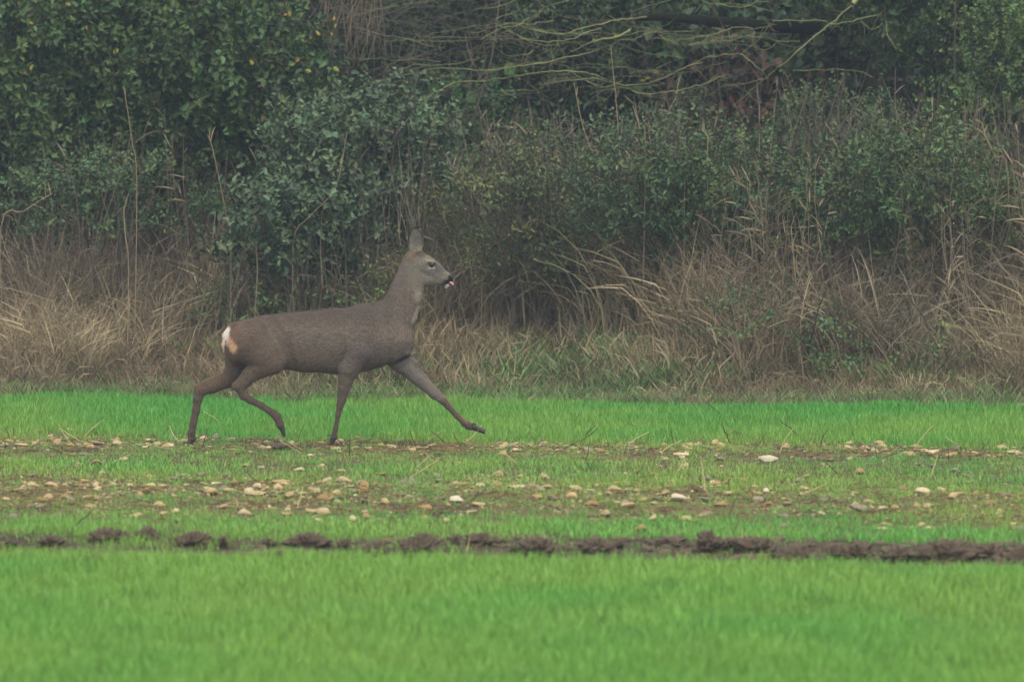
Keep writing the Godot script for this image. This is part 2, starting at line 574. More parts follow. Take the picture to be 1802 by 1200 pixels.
func fur_color(p: Vector3) -> Color:
	var q1 := n_fine.get_noise_3d(p.x * 0.05 + p.y * 0.02, p.y * 0.16, p.z * 0.1)
	var q2 := n_fine.get_noise_3d(p.x * 0.35, p.y * 0.6, p.z * 0.4)
	var flank := s(121, 110, 99) * (1.0 + 0.30 * q1 + 0.14 * q2)
	var c := flank
	c = c.lerp(s(112, 95, 82), 0.65 * (1.0 - smoothstep(430.0, 560.0, p.x)))          # redder rump
	c = c.lerp(s(88, 80, 75), spot(p, 640, 535, 130, 34, 0.6) * 0.7)                   # grey withers
	c = c.lerp(s(92, 78, 70), spot(p, 500, 550, 130, 22, 0.6) * 0.6)
	c = c.lerp(s(128, 116, 106), spot(p, 715, 545, 22, 60, 0.6) * 0.5)
	c = c.lerp(s(101, 92, 92), spot(p, 640, 622, 40, 26, 0.6) * 0.55)                  # darker shoulder
	c = c.lerp(s(134, 114, 98), spot(p, 520, 640, 60, 20, 0.6) * 0.4)
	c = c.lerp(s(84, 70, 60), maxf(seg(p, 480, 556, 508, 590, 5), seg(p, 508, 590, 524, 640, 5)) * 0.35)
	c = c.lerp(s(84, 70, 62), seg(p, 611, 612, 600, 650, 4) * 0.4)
	c = c.lerp(s(80, 72, 66), (1.0 - smoothstep(0.0, 12.0, absf(p.z))) * 0.5 * smoothstep(400.0, 440.0, p.x) * (1.0 - smoothstep(580.0, 600.0, p.y)))
	# legs: dark brown
	var leg := smoothstep(655.0, 700.0, p.y)
	c = c.lerp(s(104, 91, 80) * (1.0 + 0.2 * q2), leg * 0.85)
	c = c.lerp(s(76, 66, 55), smoothstep(735.0, 775.0, p.y) * 0.5)
	c = c.lerp(s(140, 133, 128), seg(p, 705, 636, 770, 700, 13) * 0.8)                 # pale inner forearm of the far leg
	c = c.lerp(s(150, 122, 96), seg(p, 752, 662, 822, 742, 5) * 0.75)
	c = c.lerp(s(116, 92, 74), seg(p, 402, 662, 348, 684, 6) * 0.7)
	c = c.lerp(s(170, 162, 154), seg(p, 722, 620, 731, 634, 6) * 0.7)
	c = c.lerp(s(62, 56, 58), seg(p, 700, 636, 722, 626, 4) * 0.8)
	c = c.lerp(s(150, 124, 92), seg(p, 500, 652, 530, 657, 5) * 0.7)
	# rump
	c = c.lerp(s(136, 90, 66), spot(p, 413, 590, 13, 30, 0.8) * 0.35)
	c = c.lerp(s(216, 178, 140), seg(p, 404, 594, 415, 611, 8))
	c = c.lerp(s(232, 222, 210), seg(p, 404, 579, 397, 602, 6.5))
	c = c.lerp(s(225, 195, 160), seg(p, 390, 592, 396, 618, 4) * 0.8)
	c = c.lerp(s(98, 66, 50), seg(p, 401, 596, 397, 622, 1.6) * 0.8)
	# throat patches
	c = c.lerp(s(176, 170, 158), spot(p, 738, 520, 8, 10, 0.8) * 0.75)
	c = c.lerp(s(178, 172, 160), seg(p, 738, 541, 729, 565, 5) * 0.7)
	# head
	var head := smoothstep(708.0, 735.0, p.x) * (1.0 - smoothstep(500.0, 515.0, p.y))
	c = c.lerp(s(146, 141, 128), head * 0.8)
	c = c.lerp(s(158, 156, 150), spot(p, 758, 483, 14, 8, 0.5) * 0.7 * head)
	c = c.lerp(s(98, 94, 100), spot(p, 776, 474, 14, 7, 0.5) * 0.75 * head)
	c = c.lerp(s(100, 88, 78), spot(p, 742, 449, 9, 6, 0.5) * 0.8)
	c = c.lerp(s(160, 124, 92), spot(p, 726, 451, 7, 8, 0.8) * 0.55)
	c = c.lerp(s(176, 164, 124), seg(p, 753, 460, 761, 460, 2.2) * 0.55)
	c = c.lerp(s(164, 140, 100), seg(p, 731, 503, 742, 505, 4) * 0.35)
	c = c.lerp(s(168, 166, 164), spot(p, 778, 491, 9, 4, 0.5) * 0.7)
	c = c.lerp(s(66, 60, 62), seg(p, 755, 465, 766, 466, 3.0) * 0.85)
	c = c.lerp(s(214, 212, 208), seg(p, 756, 473, 764, 472.6, 2.0))
	c = c.lerp(s(240, 240, 236), spot(p, 785, 507, 9, 5.5, 0.3) * smoothstep(500.0, 503.0, p.y))
	c = c.lerp(s(26, 24, 28), seg(p, 793, 490, 796, 494, 5.2))                          # nose
	c = c.lerp(s(30, 28, 32), seg(p, 792, 496, 781, 501.5, 4.4) * 0.95)
	return c

func build_deer() -> void:
	var t := thing("roe_deer", "brown roe deer doe trotting to the right across the green field, tongue out", "deer", Vector3((DX - 901.0) * DS, 0, 0.14))
	# body, neck and legs, then the head on a finer grid; both from the same bones
	var head_skip := func(mesh_field_inset: float) -> void:
		for k in gnz:
			for j in gny:
				for i in gnx:
					var x := gx0 + i * gc
					var y := gy0 + j * gc
					if y < 512.0 and x > 695.0:
						field[(k * gny + j) * gnx + i] += mesh_field_inset * (1.0 - smoothstep(498.0, 512.0, y))
	var whole := MB.new()
	for part in 2:
		if part == 0: grid(318, 870, 396, 800, -52, 52, 2.0)
		else: grid(688, 812, 428, 520, -34, 34, 1.0)
		deer_bones(part)
		if part == 0: head_skip.call(2.5)
		var skin := surface_nets(fur_color, deer_place)
		var arr := skin.surface_get_arrays(0)
		var first := whole.v.size()
		whole.v.append_array(arr[Mesh.ARRAY_VERTEX]); whole.n.append_array(arr[Mesh.ARRAY_NORMAL]); whole.c.append_array(arr[Mesh.ARRAY_COLOR])
		for q in arr[Mesh.ARRAY_INDEX]: whole.i.append(q + first)
		add_hair(skin, t, part)
	obj("body", whole.mesh(), M.fur, t)
	# eyes
	for z in [1, -1]:
		var eye := SphereMesh.new()
		eye.radius = 4.3 * DS; eye.height = 8.6 * DS
		eye.radial_segments = 20; eye.rings = 12
		var em := StandardMaterial3D.new()
		em.albedo_color = Color(0.035, 0.028, 0.028); em.roughness = 0.06
		obj("eye", eye, em, t, deer_place(Vector3(760.3, 467.6, 12.9 * z)))
	# ears
	for z in [1, -1]:
		var e := obj("ear", ear_mesh(), M.fur, t, deer_place(Vector3(731.0 if z > 0 else 732.0, 448.0, 8.0 * z)))
		var yaw := 0.18 if z > 0 else -0.9
		var tilt := 0.02 if z > 0 else 0.03
		e.basis = Basis.from_euler(Vector3(0.22 * z, yaw, tilt))
	# tongue
	var tm := MB.new()
	var tp := [Vector3(0, 0, 0), Vector3(0.009, -0.003, 0.004), Vector3(0.015, -0.008, 0.007), Vector3(0.019, -0.015, 0.008)]
	tube(tm, smooth_path(tp, 3), [0.005, 0.0055, 0.006, 0.006, 0.006, 0.006, 0.0058, 0.005, 0.004, 0.002], 8, s(196, 140, 150))
	obj("tongue", tm.mesh(), M.tongue, t, deer_place(Vector3(791.5, 498.5, 2)))
	# hooves
	for h in [[[587, 771, 22], [584, 787, 22], 0.0], [[337, 776, -16], [333.5, 789, -16], 0.0], [[497, 751, 18], [501, 766, 18], 0.0], [[834, 754.5, -20], [851, 761.5, -20], 0.0]]:
		grid(minf(h[0][0], h[1][0]) - 18, maxf(h[0][0], h[1][0]) + 18, h[0][1] - 16, h[1][1] + 14, h[0][2] - 16, h[0][2] + 16, 0.8)
		var a := Vector3(h[0][0], h[0][1], h[0][2])
		var b := Vector3(h[1][0], h[1][1], h[1][2])
		var d := (b - a).normalized()
		for zz in [-2.6, 2.6]:
			bone(a + Vector3(0, 0, zz), b + Vector3(0, zz * 0.5 if d.x > 0.7 else 0.0, zz * 1.4), 5.0, 2.9, 0.62, 1.0)
			var back := Vector3(-d.y, d.x, 0) * (-1.0 if d.x > 0.7 else 1.0)
			var dew := a - d * 3.0 - back * (-6.0 if d.x > 0.7 else (-6.0 if h[0][0] == 497 else 6.0)) * 0.9
			bone(dew + Vector3(0, 0, zz * 0.8), dew + d * 4.0 + Vector3(0, 0, zz), 2.6, 1.3, 0.8, 0.5)
		obj("hoof", surface_nets(func(p: Vector3) -> Color: return s(44, 38, 35) * (1.0 + 0.3 * n_fine.get_noise_3dv(p)), deer_place), M.hoof, t)

func add_hair(skin: ArrayMesh, t: Node3D, part: int) -> void:     # short hairs lying along the coat
	var arr := skin.surface_get_arrays(0)
	var vs: PackedVector3Array = arr[Mesh.ARRAY_VERTEX]
	var ns: PackedVector3Array = arr[Mesh.ARRAY_NORMAL]
	var cs: PackedColorArray = arr[Mesh.ARRAY_COLOR]
	var mb := MB.new()
	var w := 0.09
	mb.vert(Vector3(-w, 0, 0), Vector3.BACK, Color.WHITE); mb.vert(Vector3(w, 0, 0), Vector3.BACK, Color.WHITE)
	mb.vert(Vector3(-w * 0.7, 0.55, 0.04), Vector3.BACK, Color.WHITE); mb.vert(Vector3(w * 0.7, 0.55, 0.04), Vector3.BACK, Color.WHITE)
	mb.vert(Vector3(0, 1, -0.06), Vector3.BACK, Color.WHITE)
	mb.ids(0, 2, 1); mb.ids(1, 2, 3); mb.ids(2, 4, 3)
	var xf := []; var cc := []
	for k in vs.size():
		var p := vs[k]
		var px := p.x / DS + DX
		var py := DY - p.y / DS
		if part == 0 and py < 505.0 and px > 692.0: continue
		if part == 1 and (px > 774.0 or Vector2(px - 760.3, py - 467.6).length() < 8.0): continue
		var n := ns[k]
		var flow := Vector3(-1.0, -0.35, 0)
		var len := 0.013
		if py > 655.0:
			flow = Vector3(-0.15, -1, 0); len = 0.007
		if px > 660.0 and py < 600.0: flow = Vector3(-0.55, -0.9, 0)
		if part == 1: len = 0.006; flow = Vector3(-1.0, -0.1, 0)
		if px < 420.0 and py < 630.0: flow = Vector3(-0.5, -1, 0); len = 0.018
		for q in (2 if part == 0 else 1):
			var f := (flow + rvec() * 0.35)
			f = (f - n * f.dot(n)).normalized()
			var d := (f + n * rnd(0.12, 0.4)).normalized()
			var side := d.cross(n).normalized()
			var l := len * rnd(0.6, 1.3)
			var up := side.cross(d).normalized()
			var b := Basis(side * l, d * l, up * l)
			xf.append(Transform3D(b, p + f * rnd(-0.003, 0.003) + side * rnd(-0.003, 0.003)))
			cc.append(cs[k] * rnd(0.68, 1.27))
	many("hair", mb.mesh(), M.hair, xf, cc, t)

func deer_bones(part: int) -> void:
	var F := 0.66
	if part == 0:
		chain([[437, 607, 0, 42.5], [470, 606, 0, 48], [509, 601.5, 0, 47.5], [540, 603, 0, 52], [590, 602, 0, 56], [638, 598, 0, 55], [684, 594, 0, 42]], F, 8)
		chain([[650, 575, 0, 40], [684, 566, 0, 34], [702, 551, 0, 30.5]], 0.62, 14)
		chain([[672, 605, 0, 38], [690, 606, 0, 30], [702, 604, 0, 24]], 0.72, 14)
		# shoulders
		for z in [1, -1]:
			chain([[648, 570, 20 * z, 22], [630, 612, 26 * z, 21]], 0.62, 12)
		# near fore leg
		chain([[634, 618, 24, 24], [616, 648, 23, 19], [610, 668, 22.5, 14.5], [606.5, 684, 22, 11.8], [602.5, 704, 22, 8.9], [599.5, 714, 22, 7.6], [596, 730, 22, 5.9], [591.5, 756, 22, 5.5], [588.5, 768, 22, 6.8], [586.5, 776, 22, 5.8]], 0.8, 4)
		# far fore leg, reaching forward
		chain([[680, 610, -20, 24], [706, 637, -20, 20], [736, 667, -20, 14.6], [764, 694, -20, 11.0], [779, 706, -20, 8.8], [788, 716, -20, 7.2], [805, 735, -20, 6.2], [818, 747, -20, 7.6], [825, 752, -20, 7.4], [838, 756.5, -20, 6.0]], 0.8, 4)
		# near hind leg, folded forward
		chain([[446, 604, 18, 42], [468, 622, 21, 33], [480, 634, 22, 25], [462, 645, 22, 20], [443, 661, 21, 13.5], [424, 682, 20, 10.5], [430, 696, 19, 9.0], [442, 704, 19, 7.9], [462, 714, 18, 7.2], [482, 727, 18, 7.8], [489, 734, 18, 9.0], [494, 746, 18, 8.2], [498, 756, 18, 6.4]], 0.72, 4)
		chain([[440, 655, 21, 9], [416, 679, 20, 7.4], [411, 684, 20, 5]], 0.6, 5)
		# far hind leg, pushing off
		chain([[436, 604, -16, 40], [424, 635, -19, 27], [411, 659, -19, 17], [400, 671, -18, 15], [375, 683, -17, 12], [353, 690, -16, 10.5], [348, 704, -16, 9.6], [345, 724, -16, 8.4], [340, 748, -16, 7.6], [337, 765, -16, 8.0], [336, 778, -16, 7.2]], 0.72, 4)
		chain([[395, 665, -18, 8], [362, 678, -16, 7], [346, 684, -16, 4.5], [344, 692, -16, 5]], 0.6, 5)
		# tail tuft and rump hair
		chain([[411, 578, 0, 7.5], [401, 592, 0, 6.5], [397.5, 606, 0, 4], [397, 618, 0, 2]], 1.6, 4)
	# neck
	chain([[684, 566, 0, 34], [702, 551, 0, 30], [710, 531, 0, 28.5], [718, 510, 0, 27], [724, 490, 0, 24], [728, 470, 0, 20], [730, 456, 0, 15]], 0.62, 8)
	# skull, jaw and muzzle
	chain([[724, 458, 0, 12], [734, 463, 0, 18], [748, 469, 0, 17.5], [762, 476, 0, 15.5]], 0.74, 5)
	chain([[732, 487, 0, 17], [747, 491, 0, 14], [762, 491.5, 0, 11.5], [778, 496, 0, 7]], 0.62, 5)
	chain([[756, 474, 0, 15.5], [770, 482, 0, 12.5], [783, 489, 0, 9.2], [791, 492.5, 0, 7.2]], 0.74, 4)
	chain([[774, 497, 0, 6], [787, 503, 0, 4.6]], 0.85, 2)
	for z in [1, -1]:
		bone(Vector3(752, 463.5, 10.0 * z), Vector3(766, 465.5, 9.0 * z), 4.4, 3.2, 0.8, 4)      # brow
		bone(Vector3(753, 475.5, 10.0 * z), Vector3(768, 477.5, 8.0 * z), 4.0, 3.0, 0.8, 4)      # cheek under the eye
		bone(Vector3(727, 455, 7.0 * z), Vector3(731, 446, 9.0 * z), 8.5, 6.5, 0.8, 5)           # ear root

func ear_mesh() -> ArrayMesh:      # origin at the root, tip up, the opening towards +z
	var mb := MB.new()
	var rows := 18
	var cols := 12
	var H := 49.0 * DS
	var lay := []
	for side in 2:
		var idx := []
		for r in rows + 1:
			var t := float(r) / rows
			var w := 15.2 * DS * pow(sin(PI * pow(clampf(t * 0.94 + 0.06, 0.0, 1.0), 0.95)), 0.66) * (0.72 + 0.28 * smoothstep(0.0, 0.4, t))
			var line := []
			for c in cols + 1:
				var u := float(c) / cols * 2.0 - 1.0
				var depth := -0.8 * w * (1.0 - u * u) * (1.0 - 0.35 * t)
				var p := Vector3(u * w + (t - 0.5) * 0.0, t * H, depth + w * 0.45)
				if side == 1: p.z -= 0.0045 * (1.0 - u * u * u * u) * (1.0 - t * 0.6)
				var col := s(120, 114, 110)
				if side == 0:
					col = s(150, 145, 140).lerp(s(200, 194, 182), clampf(0.35 + n_fine.get_noise_2d(u * 14.0, t * 9.0) * 1.3, 0, 1) * (0.35 + 0.45 * absf(u)))
					col = col.lerp(s(205, 176, 130), (1.0 - smoothstep(0.10, 0.30, t)) * 0.6 * smoothstep(-0.7, 0.6, u))
					col = col.lerp(s(206, 190, 160), (1.0 - smoothstep(0.15, 0.5, t)) * smoothstep(0.3, 0.8, u) * 0.7)
				col = col.lerp(s(56, 52, 51), smoothstep(0.60, 0.82, absf(u)) * smoothstep(0.1, 0.4, t) * (1.0 if u < 0.0 else 0.65))
				col = col.lerp(s(50, 47, 47), smoothstep(0.86, 0.95, t))
				col = col.lerp(s(150, 104, 76), (1.0 - smoothstep(0.0, 0.14, t)) * 0.8)
				line.append(mb.vert(p, Vector3.ZERO, col))
			idx.append(line)
		for r in rows:
			for c in cols:
				var a: int = idx[r][c]; var b: int = idx[r][c + 1]; var d: int = idx[r + 1][c]; var e: int = idx[r + 1][c + 1]
				if side == 0:
					mb.ids(a, d, b); mb.ids(b, d, e)
				else:
					mb.ids(a, b, d); mb.ids(b, e, d)
		lay.append(idx)
	return mb_normals(mb)

# ---------------------------------------------------------------- ground
func build_ground() -> void:
	var xs := []
	var zs := []
	for q in [-400, -200, -100, -60, -35, -22, -15, -11, -8.5, -7]: xs.append(q)
	var x := -5.8
	while x < 5.8:
		xs.append(x); x += 0.09
	for q in [5.8, 7, 8.5, 11, 15, 22, 35, 60, 100, 200, 400]: xs.append(q)
	for q in [-500, -250, -120, -60, -35, -24, -18, -14.5, -12.5, -11]: zs.append(q)
	var z := -10.0
	while z < 14.0:
		zs.append(z); z += 0.09
	for q in [14, 15, 17, 20, 25, 30, 36, 45, 70, 120, 250, 500]: zs.append(q)
	var mb := MB.new()
	for b in zs:
		for a in xs:
			var h := ground(a, b)
			var nn := Vector3(ground(a - 0.05, b) - ground(a + 0.05, b), 0.1, ground(a, b - 0.05) - ground(a, b + 0.05)).normalized()
			var al := along(a, b)
			var c := s(104, 92, 70)
			c = c.lerp(s(84, 74, 62), exp(-pow((al - 7.1) / 0.8, 2.0)))
			c = c.lerp(s(120, 104, 72), exp(-pow((al - 4.4) / 1.2, 2.0)) * 0.5)
			c = c.lerp(s(66, 58, 50), smoothstep(0.1, 0.5, n_patch.get_noise_2d(a * 3.0 + 5.0, b * 3.0)) * 0.7)
			if b < edge(a): c = c.lerp(s(86, 76, 58), smoothstep(0.0, 0.6, edge(a) - b))
			c *= 0.85 + 0.5 * (n_patch.get_noise_2d(a * 6.0, b * 6.0) * 0.5 + 0.5)
			if b > 15.0 or absf(a) > 9.0: c = c.lerp(s(84, 130, 60), 0.8 if b > edge(a) else 0.0)
			mb.vert(Vector3(a, h, b), nn, c)
	var w := xs.size()
	for j in zs.size() - 1:
		for i in w - 1:
			var a := j * w + i
			mb.ids(a, a + 1, a + w); mb.ids(a + 1, a + w + 1, a + w)
	tag(obj("ground", mb.mesh(), M.soil), "brown stony soil of the field under the young crop", "ground", "", "structure")

# how thick the crop stands, 0..1, and its height factor
func crop_density(x: float, z: float) -> float:
	var a := along(x, z)
	var n := n_patch.get_noise_2d(x * 1.6, z * 1.6)
	var m := n_patch.get_noise_2d(x * 4.5 + 20.0, z * 4.5)
	var px := 901.0 + x * FPX / (DIST - z)
	a += 0.55 * n + 0.25 * m
	var stony := 0.55 - 0.25 * smoothstep(850.0, 1500.0, px)       # the strip thins out to the right
	var ridge := 0.10 + 0.75 * smoothstep(500.0, 1300.0, px)
	var d := 1.0
	d -= clampf(0.55 + 0.6 * n_patch.get_noise_2d(x * 1.2 + 60.0, z), 0.15, 0.85) * exp(-pow((a - 0.2) / 0.7, 4.0))
	d -= 0.40 * smoothstep(0.9, 1.4, a) * (1.0 - smoothstep(2.2, 3.4, a))
	d -= stony * smoothstep(2.2, 3.7, a) * (1.0 - smoothstep(4.6, 6.0, a))
	d -= 0.2 * smoothstep(4.6, 6.0, a) * (1.0 - smoothstep(7.6, 8.4, a))
	d -= ridge * exp(-pow((along(x, z) - 6.95) / 0.26, 4.0))
	d -= 0.38 * exp(-pow((a - 7.5) / 0.45, 4.0))
	d += (n * 0.5 + m * 0.6) * (1.0 if a > -0.9 and a < 8.4 else 0.7)
	d += 0.05
	return clampf(d, 0.10, 1.0)

func crop_color(x: float, z: float) -> Color:
	var a := along(x, z)
	var c := s(106, 162, 64)
	c = c.lerp(s(78, 150, 58), 0.8 * (1.0 - smoothstep(-2.5, -1.0, a)))
	c = c.lerp(s(126, 160, 68), smoothstep(-0.8, 0.2, a) * (1.0 - smoothstep(5.0, 6.0, a)) * 0.8)
	var n := n_patch.get_noise_2d(x * 0.55 + 40.0, z * 0.35) + 0.5 * n_patch.get_noise_2d(x * 2.0, z * 1.2 + 9.0)
	c = c.lerp(s(134, 168, 68), clampf(n * 1.3, 0.0, 0.42))
	c = c.lerp(s(78, 156, 58), clampf(-n * 1.4, 0.0, 0.7))
	c = c.lerp(s(130, 168, 68), 0.4 * smoothstep(9.0, 13.0, a))
	return c * rnd(0.8, 1.36)

func crop_height(x: float, z: float) -> float:
	var a := along(x, z)
	var h := 1.0 - 0.15 * smoothstep(-3.0, -0.6, a)
	h -= 0.38 * exp(-pow((a - 0.75) / 0.95, 4.0))
	h -= 0.30 * exp(-pow((a - 4.4) / 1.5, 4.0))
	h -= 0.25 * exp(-pow((a - 7.3) / 0.5, 4.0))
	return h * (0.78 if z - edge(x) < 0.6 else 1.0)

func build_crop() -> void:
	var tall := []
	var short := []
	for k in 6: tall.append(crop_clump(14, 0.075, 0.035, 0.088, 0.0029, 0.35))
	for k in 6: short.append(crop_clump(8, 0.06, 0.02, 0.062, 0.0034, 0.5))
	var xt := []; var ct := []; var xs := []; var cs := []
	for k in 150000:
		var z := rnd(-6.9, 14.5)
		var x := rnd(-5.2, 5.2)
		if z > 6.0 and absf(x) > 3.9: continue
		if z < edge(x) - 0.35 + 0.9 * rng.randf() * rng.randf() + 0.3 * n_patch.get_noise_2d(x * 3.0, z * 3.0): continue
		var d := crop_density(x, z)
		if rng.randf() > d: continue
		var a := along(x, z)
		var sc := crop_height(x, z) * rnd(0.75, 1.25) * (1.0 + 0.25 * n_patch.get_noise_2d(x * 0.8, z * 0.8))
		var bs := Basis(Vector3.UP, rnd(0, TAU)).scaled(Vector3(sc, sc, sc))
		var xf := Transform3D(bs, Vector3(x, ground(x, z), z))
		var poor := (a > -0.75 and a < 8.0 and rng.randf() < 1.35 - d) or (a > 0.6 and a < 6.7 and rng.randf() < 0.85)
		if poor:
			xs.append(xf); cs.append(crop_color(x, z))
		else:
			xt.append(xf); ct.append(crop_color(x, z))
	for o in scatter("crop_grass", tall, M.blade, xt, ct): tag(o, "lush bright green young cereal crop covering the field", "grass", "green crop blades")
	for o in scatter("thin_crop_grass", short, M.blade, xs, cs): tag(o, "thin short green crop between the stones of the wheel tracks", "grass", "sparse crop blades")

# ---------------------------------------------------------------- stones, clods, stubble
func build_stones() -> void:
	var kinds := []
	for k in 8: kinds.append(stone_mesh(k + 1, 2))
	var tints := {"tan": s(208, 188, 146), "cream": s(222, 208, 172), "orange": s(186, 158, 114), "grey": s(160, 152, 136)}
	# those that stand out, where the photograph shows them: px, py of the base, width px, height px, colour, label
	var big := [
		[1348, 818, 34, 20, "white", "large whitish limestone right of the deer with two twigs crossing it"],
		[1628, 882, 30, 17, "cream", "pale squarish stone alone in green crop at right"],
		[1194, 892, 34, 17, "white", "pale flat stone beside the dark leaning slab"],
		[803, 892, 38, 14, "white", "long flat whitish stone in the middle of the stony strip"],
		[641, 876, 26, 19, "orange", "tall orange block in the middle of the stony strip"],
		[905, 874, 34, 9, "cream", "thin pale flake at the right end of the dense stones"],
		[378, 864, 24, 9, "cream", "flat pale stone behind a dark soil gap, left of centre"],
		[452, 873, 20, 13, "cream", "rounded cream stone in the dense stones left of centre"],
		[488, 862, 32, 13, "tan", "wide tan stone with a smaller one on top"],
		[86, 863, 36, 13, "tan", "wide tan stone near the left edge of the strip"],
		[744, 904, 30, 14, "orange", "broad brown-orange stone below the long whitish one"],
		[564, 904, 24, 12, "cream", "pale stone in front of the dense stones beside green blades"],
		[506, 904, 14, 10, "cream", "small pale upright stone in front of the dense stones"],
		[285, 908, 15, 12, "tan", "lone tan stone in the crop in front of the left strip"],
		[122, 762, 14, 10, "cream", "small cream stone behind the left end of the upper track"],
		[1260, 788, 22, 14, "tan", "rounded tan stone left of the black soil lump"],
		[1230, 790, 14, 11, "cream", "small cream stone next to the rounded tan one"],
		[1384, 792, 14, 13, "tan", "upright tan stone right of the whitish limestone"],
		[1546, 784, 20, 14, "tan", "tan stone topping the upper track near the right"],
		[1200, 810, 12, 9, "white", "tiny white stone beside a leaning pale straw"],
		[1350, 876, 18, 11, "white", "small white stone half sunk in the green crop"],
		[1106, 902, 34, 16, "tan", "pile-like tan stone in the right of the stony strip"],
		[1210, 918, 34, 12, "tan", "flat tan stone below the dark leaning slab"],
		[1150, 918, 18, 12, "cream", "cream stone left of the flat tan stone"],
		[1552, 934, 20, 10, "cream", "cream stone behind the long mud bank"],
		[1636, 932, 18, 10, "cream", "second cream stone behind the long mud bank, further right"],
		[1768, 790, 34, 9, "tan", "long low tan stone at the right edge of the upper track"],
		[735, 792, 44, 7, "orange", "long yellowish flat stone under the reaching foreleg"],
		[909, 798, 22, 7, "cream", "thin pale flake on the upper track right of the hooves"],
		[158, 792, 18, 9, "tan", "tan stone on the upper track near the left"],
		[468, 1036, 16, 10, "tan", "single tan stone in the near lush crop"],
		[1270, 898, 24, 9, "orange", "orange stone right of the dark slab"],
		[1516, 832, 26, 12, "orange", "orange stone in the green at right of centre"],
	]
	tints.white = s(226, 220, 198)
	for q in big:
		var p := on_field(q[0], q[1])
		var d := DIST - p.z
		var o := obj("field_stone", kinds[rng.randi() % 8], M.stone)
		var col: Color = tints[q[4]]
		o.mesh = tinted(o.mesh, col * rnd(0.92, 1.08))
		var w: float = q[2] * d / FPX * 0.62
		var h: float = q[3] * d / FPX * 0.66
		o.basis = Basis(Vector3.UP, rnd(-0.5, 0.5)).scaled(Vector3.ONE) * Basis.from_scale(Vector3(w, h * 1.25, w * rnd(0.8, 1.0)))
		o.position = p + Vector3(0, h * 0.55, 0)
		tag(o, q[5], "stone", "stones that stand out in the field")
	# the dark leaning slab
	var sp := on_field(1228, 886)
	var slab := obj("leaning_slab", tinted(stone_mesh(31, 3), s(118, 100, 80)), M.stone)
	slab.basis = Basis.from_euler(Vector3(0.3, 0.4, -0.35)) * Basis.from_scale(Vector3(0.052, 0.022, 0.045))
	slab.position = sp + Vector3(0, 0.038, 0)
	tag(slab, "dark angular slab tilted up with a hollow under it, right of centre", "stone")
	# the many small ones: tinted variants shared
	var variants := {}
	for name in ["tan", "cream", "orange", "grey"]:
		variants[name] = []
		for k in 8: variants[name].append(tinted(kinds[k], tints[name] * (0.8 + 0.05 * k)))
	var count := 0
	var gx := []; var gcol := []
	for k in 15000:
		var band := rng.randf()
		var x := rnd(-3.6, 3.6)
		var a: float
		var strip: String
		if band < 0.30:
			a = rng.randfn(0.1, 0.34); strip = "upper track"
		elif band < 0.88:
			a = rng.randfn(4.2, 0.75); strip = "far half of the stony strip" if a < 4.3 else "near half of the stony strip"
			if x > 0.3: a += 0.3
		else:
			a = rnd(0.6, 3.2); strip = "crop between the tracks"
		var z := a + 0.17 * x
		var clump := n_patch.get_noise_2d(x * 2.2 + 9.0, z * 2.2)
		if clump < rnd(-0.45, 0.25): continue
		if band >= 0.30 and band < 0.88 and rng.randf() < 0.5 * smoothstep(900.0, 1500.0, 901.0 + x * FPX / (DIST - z)): continue
		if a > 6.2: continue
		var big_one := rng.randf() < 0.09
		var r := rnd(0.016, 0.036) if big_one else rnd(0.004, 0.014)
		var y := ground(x, z)
		var sc := Vector3(r * rnd(0.9, 1.5), r * rnd(0.55, 0.95), r)
		var bs := Basis(Vector3.UP, rnd(0, TAU)).rotated(Vector3.RIGHT, rnd(-0.3, 0.3)) * Basis.from_scale(sc)
		var cn: String = ["tan", "tan", "cream", "orange", "grey"][rng.randi() % 5]
		if big_one and count < 260 and absf(x) < 3.0:
			var o := obj("field_stone", variants[cn][rng.randi() % 8], M.stone)
			o.transform = Transform3D(bs, Vector3(x, y + sc.y * 0.4, z))
			var lab := "%s %s stone in the %s %s" % ["flat" if sc.y < r * 0.75 else "rounded", cn, strip, place_name(x, z)]
			tag(o, lab, "stone", lab)
			count += 1
		else:
			gx.append(Transform3D(bs, Vector3(x, y + sc.y * 0.3, z)))
			gcol.append(tints[cn] * rnd(0.7, 1.1))
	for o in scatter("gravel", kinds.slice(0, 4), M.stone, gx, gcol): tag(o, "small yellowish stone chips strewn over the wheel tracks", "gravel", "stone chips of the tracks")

func place_name(x: float, z: float) -> String:
	var px := 901.0 + x * FPX / (DIST - z)
	if px < 150: return "at the left edge"
	if px < 300: return "left of the hind hooves"
	if px < 460: return "below the hind hooves"
	if px < 640: return "below the belly"
	if px < 860: return "below the reaching foreleg"
	if px < 1050: return "just right of the deer"
	if px < 1270: return "left of the whitish limestone"
	if px < 1460: return "around the whitish limestone"
	if px < 1650: return "right of the whitish limestone"
	return "at the right edge"

func tinted(m: ArrayMesh, col: Color) -> ArrayMesh:
	var a := m.surface_get_arrays(0)
	var cc: PackedColorArray = a[Mesh.ARRAY_COLOR]
	for k in cc.size(): cc[k] = Color(cc[k].r * col.r, cc[k].g * col.g, cc[k].b * col.b)
	a[Mesh.ARRAY_COLOR] = cc
	var r := ArrayMesh.new()
	r.add_surface_from_arrays(Mesh.PRIMITIVE_TRIANGLES, a)
	return r

